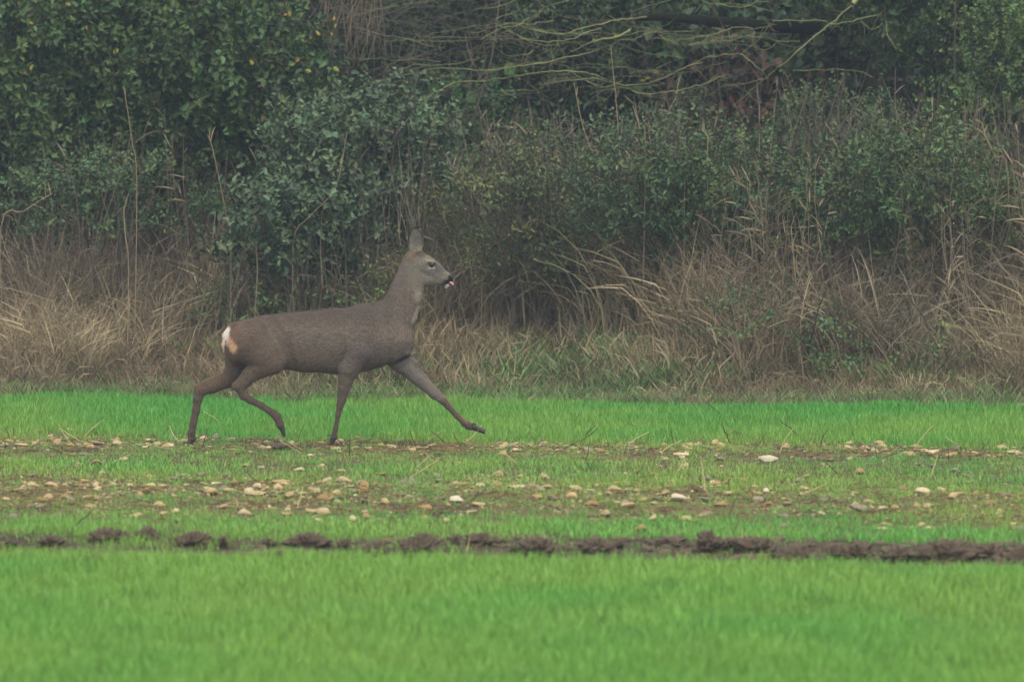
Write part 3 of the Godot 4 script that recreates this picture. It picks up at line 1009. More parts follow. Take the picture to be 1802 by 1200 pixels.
func build_clods() -> void:
	var kinds := []
	var mud := s(96, 84, 70)
	for k in 6: kinds.append(tinted(clod_mesh(k + 1), mud))
	var ridge := [[20, 955, 60, 10], [88, 956, 104, 16], [186, 963, 88, 30], [254, 957, 56, 20], [338, 960, 84, 22], [392, 957, 40, 14], [470, 961, 70, 14], [536, 966, 90, 30], [606, 964, 60, 18], [664, 968, 66, 20], [742, 970, 92, 32], [800, 964, 60, 16], [846, 966, 86, 24], [904, 970, 50, 14], [946, 971, 76, 30], [1048, 970, 74, 22], [1092, 966, 44, 12], [1176, 972, 96, 18], [1246, 968, 58, 32], [1294, 972, 64, 20], [1336, 978, 80, 28], [1404, 984, 104, 30], [1470, 982, 70, 22], [1512, 980, 70, 26], [1584, 982, 96, 26], [1664, 988, 130, 40], [1738, 984, 84, 24], [1790, 986, 60, 30]]
	var names := ["low crumbly", "broad lumpy", "steep knobbly", "rounded wet"]
	for k in ridge.size():
		var q: Array = ridge[k]
		var p := on_field(q[0], q[1])
		var d := DIST - p.z
		var o := obj("mud_clod", kinds[k % 6], M.mud)
		var h: float = q[3] * d / FPX
		o.basis = Basis.from_scale(Vector3(q[2] * d / FPX * ((0.44 if q[3] >= 20 else 0.22) if k < 17 else 0.48), h * (0.9 if k < 17 else 0.95), rnd(0.04, 0.08))).rotated(Vector3.UP, rnd(-0.15, 0.15))
		o.position = p + Vector3(0, h * 0.22, rnd(-0.25, 0.25))
		var ords := ["outermost", "second", "third", "fourth", "fifth", "sixth", "seventh", "eighth", "ninth", "tenth", "eleventh", "twelfth", "thirteenth", "fourteenth"]
		var place: String = "%s clod from the left end" % ords[k] if k < 14 else "%s clod from the right end" % ords[ridge.size() - 1 - k]
		tag(o, "%s of the mud ridge, %s dark earth" % [place, names[k % 4]], "mud clod", "clods of the dark mud ridge")
	var low := [[394, 980, 26, 16, "small black clod alone in front of the ridge, left"], [488, 990, 46, 20, "flat dark clod with a stub upright, left of centre"], [165, 990, 44, 14, "reddish earth clod in front of the ridge at left"], [824, 990, 28, 12, "small dark clod in front of the ridge, centre"], [1158, 984, 44, 16, "crumbled clod in green crop in front of the ridge"], [1296, 772, 34, 14, "blackish soil lump on the upper track right of centre"], [497, 794, 40, 12, "grey-brown soil lump under the lifted hind hoof"], [150, 752, 26, 8, "low soil lump in the crop behind the upper track, left"]]
	for k in low.size():
		var q: Array = low[k]
		var p := on_field(q[0], q[1])
		var d := DIST - p.z
		var o := obj("mud_clod", kinds[(k * 5 + 2) % 6], M.mud)
		var h: float = q[3] * d / FPX
		o.basis = Basis.from_scale(Vector3(q[2] * d / FPX * 0.5, h * 0.75, 0.04)).rotated(Vector3.UP, rnd(-0.3, 0.3))
		o.position = p + Vector3(0, h * 0.25, 0)
		tag(o, q[4], "mud clod", "loose clods beside the tracks")
	# crumbs of the same mud
	var xf := []; var cc := []
	for k in 1500:
		var x := rnd(-3.4, 3.4)
		var a := rng.randfn(6.95, 0.2) if rng.randf() < 0.6 else rng.randfn(7.55, 0.28)
		if rng.randf() < 0.12: a = rng.randfn(0.0, 0.35)
		var z := a + 0.17 * x
		if n_patch.get_noise_2d(x * 2.0, z * 2.0) < rnd(-0.4, 0.3) + (0.3 if x < 0.5 else 0.0): continue
		var r := rnd(0.006, 0.024)
		xf.append(Transform3D(Basis(rvec(), rnd(0, TAU)).scaled(Vector3(r * 1.3, r * 0.8, r)), Vector3(x, ground(x, z) + r * 0.2, z)))
		cc.append(Color(1, 1, 1) * rnd(0.75, 1.3))
	for k in 4500:
		var x := rnd(-3.8, 3.8)
		var a := rng.randfn(0.3, 0.5) if rng.randf() < 0.4 else rng.randfn(4.3, 0.85)
		var z := a + 0.17 * x
		if n_patch.get_noise_2d(x * 2.4 + 17.0, z * 2.4) < rnd(-0.5, 0.3): continue
		var r := rnd(0.004, 0.016)
		xf.append(Transform3D(Basis(rvec(), rnd(0, TAU)).scaled(Vector3(r * 1.3, r * 0.8, r)), Vector3(x, ground(x, z) + r * 0.2, z)))
		cc.append(Color(1.25, 1.2, 1.05).lerp(Color(2.1, 1.95, 1.45), rng.randf() * rng.randf()) * rnd(0.6, 1.2))
	var small := tinted(lump(1, func(p: Vector3) -> Vector3: return p * (0.8 + n_rock.get_noise_3dv(p * 1.5) * 0.6 + n_fine.get_noise_3dv(p * 5.0) * 0.3), func(_p: Vector3) -> Color: return Color.WHITE), mud)
	tag(many("soil_crumbs", small, M.mud, xf, cc), "crumbs of dark and tan soil along the ridge and wheel tracks", "soil")

func build_litter() -> void:
	var kinds := []
	for k in 4:
		var mb := MB.new()
		for q in 5:
			var b := rnd(0, TAU)
			var g := rnd(0.6, 1.2)
			ribbon(mb, Vector3(rnd(-0.05, 0.05), rnd(0.003, 0.012), rnd(-0.05, 0.05)), Vector3(cos(b), rnd(-0.05, 0.3), sin(b)), Vector3(rnd(-2, 2), -1.0, rnd(-2, 2)), rnd(0.02, 0.085), 0.004, 3, Color.WHITE * g, Color.WHITE * g)
		kinds.append(mb.mesh())
	var xf := []; var cc := []
	for k in 4200:
		var x := rnd(-4.0, 4.0)
		var r := rng.randf()
		var a := rng.randfn(0.2, 0.5) if r < 0.4 else (rng.randfn(4.3, 0.9) if r < 0.8 else (rnd(0.6, 7.0) if r < 0.93 else rng.randfn(7.5, 0.4)))
		var z := a + 0.17 * x
		if n_patch.get_noise_2d(x * 2.6 + 31.0, z * 2.6) < rnd(-0.5, 0.3): continue
		xf.append(Transform3D(Basis(Vector3.UP, rnd(0, TAU)), Vector3(x, ground(x, z), z)))
		cc.append(s(168, 148, 104).lerp(s(112, 88, 60), rng.randf()) * rnd(0.6, 1.15))
	for o in scatter("straw_litter", kinds, M.dry, xf, cc): tag(o, "short bits of straw and dead leaf lying over the wheel tracks", "straw", "straw litter on the tracks")

func stalk_mesh(length: float, r: float, bend: float, col: Color, tip: Color) -> ArrayMesh:
	var mb := MB.new()
	var pts := []
	var rad := []
	var side := rnd(0, TAU)
	for k in 6:
		var t := k / 5.0
		pts.append(Vector3(cos(side) * bend * t * t, t, sin(side) * bend * t * t) * length + Vector3(rnd(-1, 1), 0, rnd(-1, 1)) * r * 0.8)
		rad.append(r * (1.0 - 0.55 * t) * rnd(0.85, 1.15))
	tube(mb, pts, rad, 5, col, tip)
	return mb.mesh()

func build_stubble() -> void:
	# px0, py0 (foot) to px1, py1 (top): dark or pale
	var named := [
		[1290, 746, 1240, 706, 1, "long dark twig leaning left in the crop behind the upper track"],
		[1418, 774, 1378, 738, 1, "dark thin twig leaning left above the upper track"],
		[1509, 752, 1515, 728, 0, "short pale straw standing in the crop at right"],
		[1546, 812, 1540, 776, 1, "upright brown stalk through the upper track at right"],
		[942, 868, 950, 822, 1, "dark upright stalk in the crop in centre"],
		[1190, 834, 1206, 806, 0, "leaning pale straw beside the tiny white stone"],
		[1480, 832, 1455, 812, 1, "dark short twig lying left of the orange stone"],
		[1700, 788, 1666, 768, 0, "straw lying over the upper track at right"],
		[355, 790, 363, 752, 1, "upright dark stub right of the standing hind hoof"],
		[20, 778, 4, 752, 1, "dark stub leaning left at the left edge"],
		[23, 776, 21, 752, 1, "upright dark stub at the left edge"],
		[450, 788, 474, 764, 1, "black twig leaning right under the lifted hind hoof"],
		[647, 776, 660, 756, 1, "dark twig leaning right behind the near fore hoof"],
		[483, 714, 489, 676, 1, "thin dark stalk upright in the crop behind the hind legs"],
		[400, 752, 360, 720, 0, "grey bent straw in the crop between the hind legs"],
		[626, 745, 624, 732, 1, "short black stub right of the near foreleg"],
		[1045, 836, 1030, 806, 1, "brown stalk leaning left right of centre"],
		[1366, 862, 1388, 836, 1, "dark twig leaning right in the pale crop"],
		[1237, 864, 1232, 836, 1, "dark upright stub in the crop above the leaning slab"],
		[1640, 838, 1650, 800, 0, "pale straw standing above the green at right"],
		[1722, 796, 1740, 780, 1, "brown stub at the right edge of the upper track"],
		[1308, 968, 1286, 928, 1, "brown dead weed stalk growing from the mud ridge"],
		[1312, 968, 1306, 932, 0, "second stalk of the dead weed on the mud ridge"],
		[822, 968, 826, 944, 0, "yellow-green shoot in front of the mud ridge"],
		[478, 988, 476, 966, 1, "thin dark stub in front of the mud ridge"],
		[1624, 1092, 1622, 1068, 0, "dry folded straw in the near lush crop at right"],
	]
	for q in named:
		var a := on_field(q[0], q[1])
		var d := DIST - a.z
		var b := at(q[2], q[3], d)
		b.z += rnd(-0.02, 0.02)
		var len := a.distance_to(b)
		var col := s(78, 64, 58) if q[4] == 1 else s(196, 178, 138)
		var o := obj("stubble_stalk", stalk_mesh(len * 1.03, rnd(0.0026, 0.0036), rnd(0, 0.08), col, col * 1.15), M.bark)
		o.transform = Transform3D(basis_to(b - a, 0), a - Vector3(0, 0.006, 0))
		tag(o, q[5], "stalk", "stubble stalks in the field")
	var dark := []; var pale := []
	for k in 6:
		dark.append(stalk_mesh(0.1, 0.0026, rnd(0, 0.2), s(84, 70, 60), s(96, 82, 70)))
		pale.append(stalk_mesh(0.12, 0.0024, rnd(0, 0.3), s(178, 160, 122), s(200, 184, 146)))
	for k in 130:
		var x := rnd(-2.9, 2.9)
		var r := rng.randf()
		var a := rng.randfn(0.2, 0.45) if r < 0.5 else (rnd(-1.6, 3.0) if r < 0.75 else rng.randfn(4.4, 0.7))
		var z := a + 0.17 * x
		var isdark := rng.randf() < 0.55
		var o := obj("stubble_stalk", dark[k % 6] if isdark else pale[k % 6], M.bark)
		var dir := Vector3(rnd(-1, 1), rnd(0.02, 0.7), rnd(-0.6, 0.6))
		var sc := rnd(0.5, 1.35)
		o.transform = Transform3D(basis_to(dir, rnd(0, TAU)).scaled(Vector3(sc, sc, sc)), Vector3(x, ground(x, z) + 0.006, z))
		var where := "on the upper track" if absf(a) < 0.9 else ("in the wide stony strip" if a > 3.0 else "in the crop between the tracks")
		if a < -0.9: where = "behind the upper track"
		var cn := "dark" if isdark else "pale"
		var pose := "lying" if dir.normalized().y < 0.3 else ("leaning left" if dir.x < 0.0 else "leaning right")
		var lab := "short %s stalk %s %s, %s" % [cn, pose, where, place_name(x, z)]
		tag(o, lab, "stalk", lab)

# ---------------------------------------------------------------- verge and hedge
func build_verge() -> void:
	var short_dry := []; var tall_dry := []; var hay := []; var green := []
	for k in 6: short_dry.append(dry_tussock(28, 0.20, 0.12, 0.42, 0.7, 0.0075))
	for k in 8: tall_dry.append(dry_tussock(34, 0.24, 0.25, 1.1, 0.30, 0.0070))
	var culms := []
	for k in 5: culms.append(culm_mesh())
	for k in 5: hay.append(dry_tussock(34, 0.14, 0.12, 0.30, 2.2, 0.007))
	for k in 5: green.append(crop_clump(20, 0.10, 0.10, 0.32, 0.0085, 0.6))
	var tan_ := s(194, 176, 144)
	var x1 := []; var c1 := []; var x2 := []; var c2 := []; var x3 := []; var c3 := []; var x4 := []; var c4 := []
	for k in 9500:
		var x := rnd(-5.4, 5.4)
		var e := rnd(-0.12, 3.6)
		if rng.randf() < 0.12: e = -0.7 * rng.randf() * rng.randf()
		var z := edge(x) - e
		var px := 901.0 + x * FPX / (DIST - z)
		var n := n_patch.get_noise_2d(x * 1.4, z * 1.4 + 30.0)
		var p := Vector3(x, ground(x, z), z)
		var sc := rnd(0.6, 1.1) * (0.5 + 0.5 * smoothstep(0.0, 1.0, e))
		var xf := Transform3D(Basis(Vector3.UP, rnd(0, TAU)).scaled(Vector3(sc, sc, sc)), p)
		var kind := rng.randf()
		# greener in the gap right of the deer, more hay in front at the right
		var greenish := 0.24 + 0.5 * n + 0.4 * exp(-pow((px - 1000.0) / 200.0, 2.0)) + 0.25 * exp(-pow(e / 0.35, 2.0))
		if kind < greenish:
			x4.append(xf); c4.append(s(92, 136, 66).lerp(s(128, 138, 88), rng.randf()) * rnd(0.5, 1.15))
		elif kind < greenish + 0.22 + (0.15 if px > 900 else 0.0) and e < 1.3:
			x3.append(xf); c3.append(tan_ * rnd(0.45, 1.05) * (0.85 + 0.7 * n_patch.get_noise_2d(x * 2.5, z * 2.5 + 77.0)))
		else:
			x1.append(xf); c1.append(tan_.lerp(s(148, 130, 102), rng.randf() * 0.8) * rnd(0.40, 1.08) * (0.85 + 0.7 * n_patch.get_noise_2d(x * 2.5, z * 2.5 + 77.0)))
	for k in 8500:
		var x := rnd(-5.4, 5.4)
		var e := pow(rng.randf(), 1.2) * 3.0
		var px := 901.0 + x * FPX / 39.5
		e += 2.5 - 1.7 * (1.0 - smoothstep(250.0, 450.0, px)) - 1.3 * smoothstep(1120.0, 1300.0, px) + 0.3 * n_patch.get_noise_2d(x * 2.0, 3.0)
		var z := edge(x) - e
		var gap := exp(-pow((px - 430.0) / 60.0, 2.0)) + 0.8 * exp(-pow((px - 915.0) / 45.0, 2.0))
		if rng.randf() < gap * 0.8: continue
		if n_patch.get_noise_2d(x * 2.6, z * 1.2 + 70.0) < rnd(-0.6, 0.2): continue
		var hfac := 0.88 + 0.5 * n_patch.get_noise_2d(x * 1.1 + 3.0, 8.0) + 0.45 * n_patch.get_noise_2d(x * 5.0, z * 3.0)
		if px > 900.0: hfac *= 1.12
		if px < 380.0: hfac *= 1.05
		var sc := clampf(rnd(0.6, 1.15) * hfac * (0.90 if px < 420.0 else 0.98), 0.35, 1.2) * (0.6 + 0.4 * smoothstep(0.6, 2.6, e))
		var p := Vector3(x, ground(x, z), z)
		var tilt := Basis(Vector3(rnd(-1, 1), 0, rnd(-1, 1)).normalized(), rnd(0, 0.22))
		var xf := Transform3D(tilt * Basis(Vector3.UP, rnd(0, TAU)).scaled(Vector3(sc, sc, sc)), p)
		x2.append(xf)
		var grey := smoothstep(0.0, 0.7, n_patch.get_noise_2d(x * 0.9 + 60.0, z) + 0.2 + (0.25 if px > 900.0 else -0.1))
		c2.append(tan_.lerp(s(154, 142, 122), grey * 0.8).lerp(s(96, 104, 72), 0.5 if rng.randf() < 0.12 else 0.0) * rnd(0.42, 1.2) * (1.0 + 0.4 * n_patch.get_noise_2d(x * 2.2, z * 2.2 + 5.0)))
	# thin upright culms and dead weed stems, up to the lower branches
	var x5 := []; var c5 := []
	for k in 1900:
		var x := rnd(-5.2, 5.2)
		var e := 2.5 - 0.9 * smoothstep(1120.0, 1300.0, 901.0 + x * FPX / 39.0) + rng.randf() * 2.6
		var z := edge(x) - e
		if n_patch.get_noise_2d(x * 1.8 + 11.0, z) < rnd(-0.5, 0.4): continue
		var sc := rnd(0.5, 1.25)
		var tilt := Basis(Vector3(rnd(-1, 1), 0, rnd(-1, 1)).normalized(), rnd(0, 0.3))
		x5.append(Transform3D(tilt * Basis(Vector3.UP, rnd(0, TAU)).scaled(Vector3(sc, sc, sc)), Vector3(x, ground(x, z), z)))
		c5.append(s(156, 142, 120).lerp(s(104, 94, 82), rng.randf()) * rnd(0.5, 1.2))
	# a tangle of fine dead stems between the grass and the shrubs
	var fine := []
	for k in 6:
		var mb := MB.new()
		for q in 7:
			var p := Vector3(rnd(-0.12, 0.12), rnd(-0.1, 0.1), rnd(-0.12, 0.12))
			var d := Vector3(rnd(-0.55, 0.55), 1, rnd(-0.3, 0.3)).normalized()
			if rng.randf() < 0.2: d = Vector3(rnd(-1, 1), rnd(-0.3, 0.5), rnd(-0.3, 0.3)).normalized()
			var bend := rvec() * 0.3
			var pts := []
			var l := rnd(0.25, 0.75)
			for e in 5:
				pts.append(p)
				p += d * l / 4.0
				d = (d + bend * 0.3 + rvec() * 0.08).normalized()
			var g := rnd(0.5, 1.3)
			var r := rnd(0.0014, 0.0028)
			tube(mb, pts, [r, r, r * 0.9, r * 0.75, r * 0.5], 3, Color.WHITE * g)
			if rng.randf() < 0.5: ribbon(mb, pts[3], (d + rvec() * 0.6).normalized(), Vector3(rnd(-1, 1), -6, rnd(-1, 1)), rnd(0.05, 0.16), 0.006, 4, Color.WHITE * g * 1.3, Color.WHITE * g * 1.4)
		fine.append(mb.mesh())
	var x6 := []; var c6 := []
	for k in 1100:
		var px := rnd(-150, 1950)
		var right := smoothstep(820.0, 960.0, px)
		var top := lerpf(410.0, 310.0, right) + 60.0 * n_patch.get_noise_2d(px * 0.012, 3.0)
		if rng.randf() > 0.4 + 0.6 * right: continue
		var py := top + 260.0 * pow(rng.randf(), 0.8)
		var pos := at(px, py, rnd(38.4, 39.4))
		if pos.y < 0.15: continue
		var sc := rnd(0.7, 1.2)
		x6.append(Transform3D(Basis(Vector3.UP, rnd(0, TAU)).scaled(Vector3(sc, sc, sc)), pos))
		c6.append(s(142, 130, 114).lerp(s(96, 88, 80), rng.randf()) * rnd(0.55, 1.2))
	for o in scatter("dead_stem_tangle", fine, M.dry, x6, c6): tag(o, "tangle of fine grey dead stems between the dry grass and the shrubs", "dead weeds", "tangled dead stems")
	for o in scatter("dead_weed_stems", culms, M.dry, x5, c5): tag(o, "thin upright dead weed stems standing in the dry grass", "dead weeds", "thin dead weed stems")
	for o in scatter("verge_grass", green, M.blade, x4, c4): tag(o, "rank green grass growing among the hay at the field edge", "grass", "green verge grass")
	for o in scatter("cut_hay", hay, M.dry, x3, c3): tag(o, "flattened dead hay lying along the field edge", "hay", "flattened hay of the verge")
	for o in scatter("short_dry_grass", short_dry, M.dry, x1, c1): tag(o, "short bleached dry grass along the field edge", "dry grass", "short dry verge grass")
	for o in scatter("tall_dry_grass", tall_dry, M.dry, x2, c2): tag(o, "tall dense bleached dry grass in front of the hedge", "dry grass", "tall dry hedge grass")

var sprigs := {}
func foliage(parent: Node, kind: int, blobs: Array, count: int, col: Color, jitter: float, gap: float, big := 1.0) -> void:
	# blobs: centre, radii
	var xf := []; var cc := []
	var vol := 0.0
	for b in blobs: vol += b[1].x * b[1].y + 0.01
	for b in blobs:
		var want := int(count * (b[1].x * b[1].y + 0.01) / vol)
		for k in want:
			var q := rvec()
			if q.z < 0.0 and rng.randf() < 0.6: q.z = -q.z
			var r := pow(rng.randf(), 0.38)
			var lum := 1.0 + 0.28 * n_gap.get_noise_3dv(q * 2.0 + b[0])
			var p: Vector3 = b[0] + q * b[1] * r * lum
			if p.y < 0.03: continue
			if n_gap.get_noise_3dv(p * 2.4) < gap + rnd(-0.12, 0.12): continue
			var dir := (q + rvec() * 0.9 + Vector3(0, 0.15, 0.3)).normalized()
			var sc := rnd(0.75, 1.25) * big
			xf.append(Transform3D(basis_to(dir, rnd(0, TAU)).scaled(Vector3(sc, sc, sc)), p - parent.position))
			var hue := rnd(-jitter, jitter)
			cc.append(Color(col.r * (1.0 + hue), col.g, col.b * (1.0 - hue * 0.7)) * rnd(0.42, 1.45))
	scatter("foliage", sprigs[kind], M.leaf, xf, cc, parent)

func stems(parent: Node, called: String, n: int, spread: float, h: float, r: float, col: Color) -> void:
	for k in n:
		var mb := MB.new()
		var a := rnd(0, TAU)
		var p := Vector3(cos(a), 0, sin(a)) * spread * 0.25
		var d := Vector3(rnd(-1, 1) * spread, h, rnd(-0.5, 0.5) * spread)
		var pts := []; var rad := []
		for q in 6:
			var t := q / 5.0
			pts.append(p + d * t + Vector3(rnd(-1, 1), 0, rnd(-1, 1)) * 0.06 * h * sin(t * PI))
			rad.append(r * (1.0 - 0.8 * t))
		tube(mb, smooth_path(pts, 3), _thin(rad, 3), 6, col, col * 1.3, 0.15)
		obj(called, mb.mesh(), M.bark, parent)

func _thin(rad: Array, per: int) -> Array:
	var res := []
	for k in rad.size() - 1:
		for j in per: res.append(lerpf(rad[k], rad[k + 1], float(j) / per))
	res.append(rad[rad.size() - 1])
	return res

func blob(px: float, py: float, rx: float, ry: float, d: float, deep := 0.6) -> Array:
	var k := d / FPX
	return [at(px, py, d), Vector3(rx * k, ry * k, deep)]

func shrub(called: String, label: String, category: String, kind: int, blobs: Array, count: int, col: Color, jitter := 0.2, gap := -0.22, big := 1.0, nstem := 4) -> Node3D:
	var c := Vector3.ZERO
	for b in blobs: c += b[0]
	c /= blobs.size()
	var t := thing(called, label, category, Vector3(c.x, ground(c.x, c.z), c.z))
	var top := 0.0
	var wide := 0.0
	for b in blobs:
		top = maxf(top, b[0].y + b[1].y * 0.7); wide = maxf(wide, absf(b[0].x - c.x) + b[1].x * 0.5)
	if nstem: stems(t, "stem", nstem, wide, maxf(top, 0.5), 0.014, s(70, 62, 54))
	foliage(t, kind, blobs, count, col, jitter, gap, big)
	return t

func build_hedge() -> void:
	for k in 4:
		sprigs[k] = []
		for q in 4: sprigs[k].append(sprig(k))
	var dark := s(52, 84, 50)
	# --- the wood behind: big crowns that close the view
	for k in 7:
		var x := -6.6 + k * 2.2 + rnd(-0.4, 0.4)
		var z := -12.6 - rnd(0, 1.5)
		var t := thing("woodland_tree", ["dim tree of the wood behind the hedge at far left", "dim tree behind the yellow-flecked shrub", "dim tree behind the bare twig thicket", "dim tree behind the lichened branches", "dim tree behind the broad-leaved bramble", "dim tree behind the dark gap at right", "dim tree of the wood at far right"][k], "tree", Vector3(x, ground(x, z), z), "trees of the wood behind the hedge")
		var mb := MB.new()
		tube(mb, smooth_path([Vector3.ZERO, Vector3(0.05, 1.5, 0), Vector3(-0.1, 3.5, 0.1), Vector3(0.1, 6.5, 0)], 4), _thin([0.17, 0.14, 0.11, 0.03], 4), 8, s(66, 60, 52), s(92, 96, 72), 0.2)
		obj("trunk", mb.mesh(), M.bark, t)
		foliage(t, 0, [[Vector3(x, 4.4, z), Vector3(1.9, 2.6, 1.6)], [Vector3(x, 1.6, z), Vector3(1.7, 1.9, 1.0)]], 1700, s(46, 70, 44), 0.2, -0.5, 2.2)
	for k in 6:
		var x := -7.5 + k * 3.0 + rnd(-0.4, 0.4)
		var z := -16.5 - rnd(0, 1.5)
		var t := thing("woodland_tree", ["far dim crown at the left of the wood", "far dim crown second from the left", "far dim crown left of the middle of the wood", "far dim crown right of the middle of the wood", "far dim crown second from the right", "far dim crown at the right of the wood"][k], "tree", Vector3(x, ground(x, z), z), "trees of the wood behind the hedge")
		var mb := MB.new()
		tube(mb, smooth_path([Vector3.ZERO, Vector3(0.05, 2.5, 0), Vector3(-0.1, 4.5, 0.1), Vector3(0.1, 7.5, 0)], 4), _thin([0.2, 0.17, 0.12, 0.03], 4), 8, s(66, 60, 52), s(92, 96, 72), 0.2)
		obj("trunk", mb.mesh(), M.bark, t)
		foliage(t, 2, [[Vector3(x, 4.6, z), Vector3(2.4, 3.6, 1.6)], [Vector3(x, 1.6, z), Vector3(2.2, 1.9, 1.2)]], 3600, s(44, 66, 42), 0.2, -0.8, 1.7)
	# --- understorey right behind the hedge
	var under := [[-250, 300], [60, 330], [330, 300], [560, 330], [800, 300], [1000, 330], [1180, 300], [1400, 360], [1620, 360], [1830, 300], [2080, 320]]
	for k in under.size():
		var q: Array = under[k]
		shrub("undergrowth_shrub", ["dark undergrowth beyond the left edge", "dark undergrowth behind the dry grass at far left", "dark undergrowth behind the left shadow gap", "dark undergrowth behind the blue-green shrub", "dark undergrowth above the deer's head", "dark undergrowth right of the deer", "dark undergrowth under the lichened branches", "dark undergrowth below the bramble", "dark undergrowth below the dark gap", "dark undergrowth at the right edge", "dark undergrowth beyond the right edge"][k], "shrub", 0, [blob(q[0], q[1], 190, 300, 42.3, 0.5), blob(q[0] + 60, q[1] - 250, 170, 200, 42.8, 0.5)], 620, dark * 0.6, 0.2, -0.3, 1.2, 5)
	# --- named shrubs of the hedge
	var a := shrub("leafy_shrub", "dense dark green shrub flecked with yellow leaves at upper left", "shrub", 0, [blob(90, 110, 200, 170, 40.4), blob(330, 90, 190, 160, 40.2), blob(160, 250, 200, 110, 40.3), blob(460, 180, 130, 170, 40.5)], 3000, s(72, 97, 54), 0.22, -0.14, 1.35, 6)
	var ym := MB.new()
	leaf(ym, Vector3.ZERO, Vector3.UP, Vector3.BACK, 0.05, 0.03, Color.WHITE)
	var ymat := []
	for q in [s(158, 150, 62), s(136, 144, 60), s(112, 134, 60), s(164, 132, 64)]: ymat.append(tinted(ym.mesh(), q))
	for k in 70:
		var px := rnd(0, 480) if k < 55 else rnd(480, 600)
		var py := rnd(0, 240) * rnd(0.5, 1.0)
		var p := at(px, py, 39.75 + rnd(-0.1, 0.1))
		var o := obj("yellow_leaf", ymat[rng.randi() % 4], M.leaf, a, p - a.position)
		o.basis = basis_to(rvec(), rnd(0, TAU)).scaled(Vector3.ONE * rnd(0.6, 1.15))
		o.rotation.x *= 0.4
	shrub("leafy_shrub", "paler blue-green shrub hanging over the grass left of the deer's head", "shrub", 0, [blob(620, 290, 150, 110, 39.4, 0.4), blob(560, 385, 100, 70, 39.0, 0.35), blob(700, 240, 90, 70, 39.7, 0.4), blob(480, 400, 80, 60, 38.8, 0.3)], 1500, s(84, 106, 76), 0.16, -0.1, 1.2, 4)
	shrub("leafy_shrub", "low green shrub behind the tall grass at left edge", "shrub", 0, [blob(60, 320, 150, 80, 40.0, 0.4), blob(250, 300, 120, 70, 40.0, 0.4)], 900, s(78, 100, 58), 0.2, -0.15, 0.9, 3)
	shrub("small_leaved_shrub", "green weeds growing up through the grass behind the deer's back", "shrub", 3, [blob(430, 540, 90, 45, 38.9, 0.25), blob(650, 525, 60, 25, 38.7, 0.2), blob(770, 400, 60, 90, 39.3, 0.25)], 420, s(90, 112, 68), 0.2, -0.2, 1.1, 2)
	var hz := shrub("hazel_shrub", "shrub with a few large bright green leaves above the deer's head", "shrub", 1, [blob(820, 230, 90, 90, 41.2, 0.3)], 150, s(70, 108, 58), 0.2, -0.4, 1.2, 4)
	var lm := broad_leaf(0.13, 0.115)
	var broad := []
	for q in [s(70, 108, 54), s(62, 96, 52), s(82, 118, 58)]: broad.append(tinted(lm, q))
	for q in [[775, 160], [835, 180], [800, 225], [860, 235], [845, 275], [905, 130], [790, 260], [930, 210], [880, 300], [760, 205]]:
		var o := obj("large_leaf", broad[rng.randi() % 3], M.leaf, hz, at(q[0], q[1], 40.9 + rnd(-0.1, 0.1)) - hz.position)
		o.basis = Basis.from_euler(Vector3(rnd(-0.5, 0.5), rnd(-0.6, 0.6), rnd(0.5, 2.6))).scaled(Vector3.ONE * rnd(0.7, 1.25))
	var br := shrub("bramble", "broad-leaved bramble with green and red-brown leaves at upper right", "shrub", 2, [blob(1330, 170, 190, 130, 42.2, 0.5), blob(1250, 260, 130, 90, 42.0, 0.4), blob(1480, 90, 130, 120, 41.8, 0.4), blob(1150, 60, 140, 100, 42.0, 0.4)], 520, s(64, 84, 50), 0.35, -0.35, 0.9, 6)
	foliage(br, 2, [blob(1340, 180, 170, 120, 41.6, 0.4), blob(1560, 120, 110, 70, 41.9, 0.3)], 130, s(86, 64, 52), 0.2, -0.3, 0.85)
	for q in [[1288, 148, 0.9, s(112, 66, 66)], [1235, 40, 0.6, s(150, 122, 58)], [1472, 72, 0.5, s(150, 124, 60)], [1245, 80, 0.45, s(170, 140, 60)], [1300, 240, 1.3, s(54, 92, 48)], [1415, 90, 1.2, s(78, 116, 66)], [1250, 130, 0.9, s(84, 126, 70)], [1545, 65, 1.0, s(66, 100, 58)]]:
		var o := obj("large_leaf", tinted(lm, q[3]), M.leaf, br, at(q[0], q[1], 41.9) - br.position)
		o.basis = Basis.from_euler(Vector3(rnd(-0.3, 0.3), rnd(-0.4, 0.4), rnd(0.3, 2.8))).scaled(Vector3.ONE * q[2])
	shrub("small_leaved_shrub", "small-leaved pale green shrub at the right edge", "shrub", 1, [blob(1760, 190, 110, 200, 39.7, 0.5), blob(1700, 330, 140, 90, 39.1, 0.4), blob(1850, 60, 90, 160, 40.2, 0.5)], 2500, s(88, 112, 62), 0.25, -0.1, 1.25, 5)
	shrub("small_leaved_shrub", "small-leaved greyish shrub below the bramble", "shrub", 1, [blob(1470, 250, 120, 80, 39.6, 0.4), blob(1400, 330, 160, 90, 39.1, 0.4), blob(1560, 350, 120, 100, 38.8, 0.4), blob(1330, 420, 150, 80, 38.6, 0.35)], 2900, s(76, 98, 60), 0.28, -0.1, 1.15, 5)
	shrub("small_leaved_shrub", "thin green growth below the lichened branches, right of centre", "shrub", 3, [blob(1060, 330, 170, 90, 39.3, 0.4), blob(1200, 320, 120, 110, 39.2, 0.4), blob(930, 310, 90, 80, 39.7, 0.3), blob(1100, 400, 150, 80, 38.7, 0.3)], 2100, s(74, 96, 60), 0.28, -0.08, 1.1, 5)
	shrub("leafy_shrub", "dark green shrub in the top right corner", "shrub", 1, [blob(1650, 30, 150, 90, 40.8, 0.4), blob(1580, -80, 200, 120, 41, 0.5)], 1300, s(68, 90, 52), 0.2, -0.25, 1.2, 3)
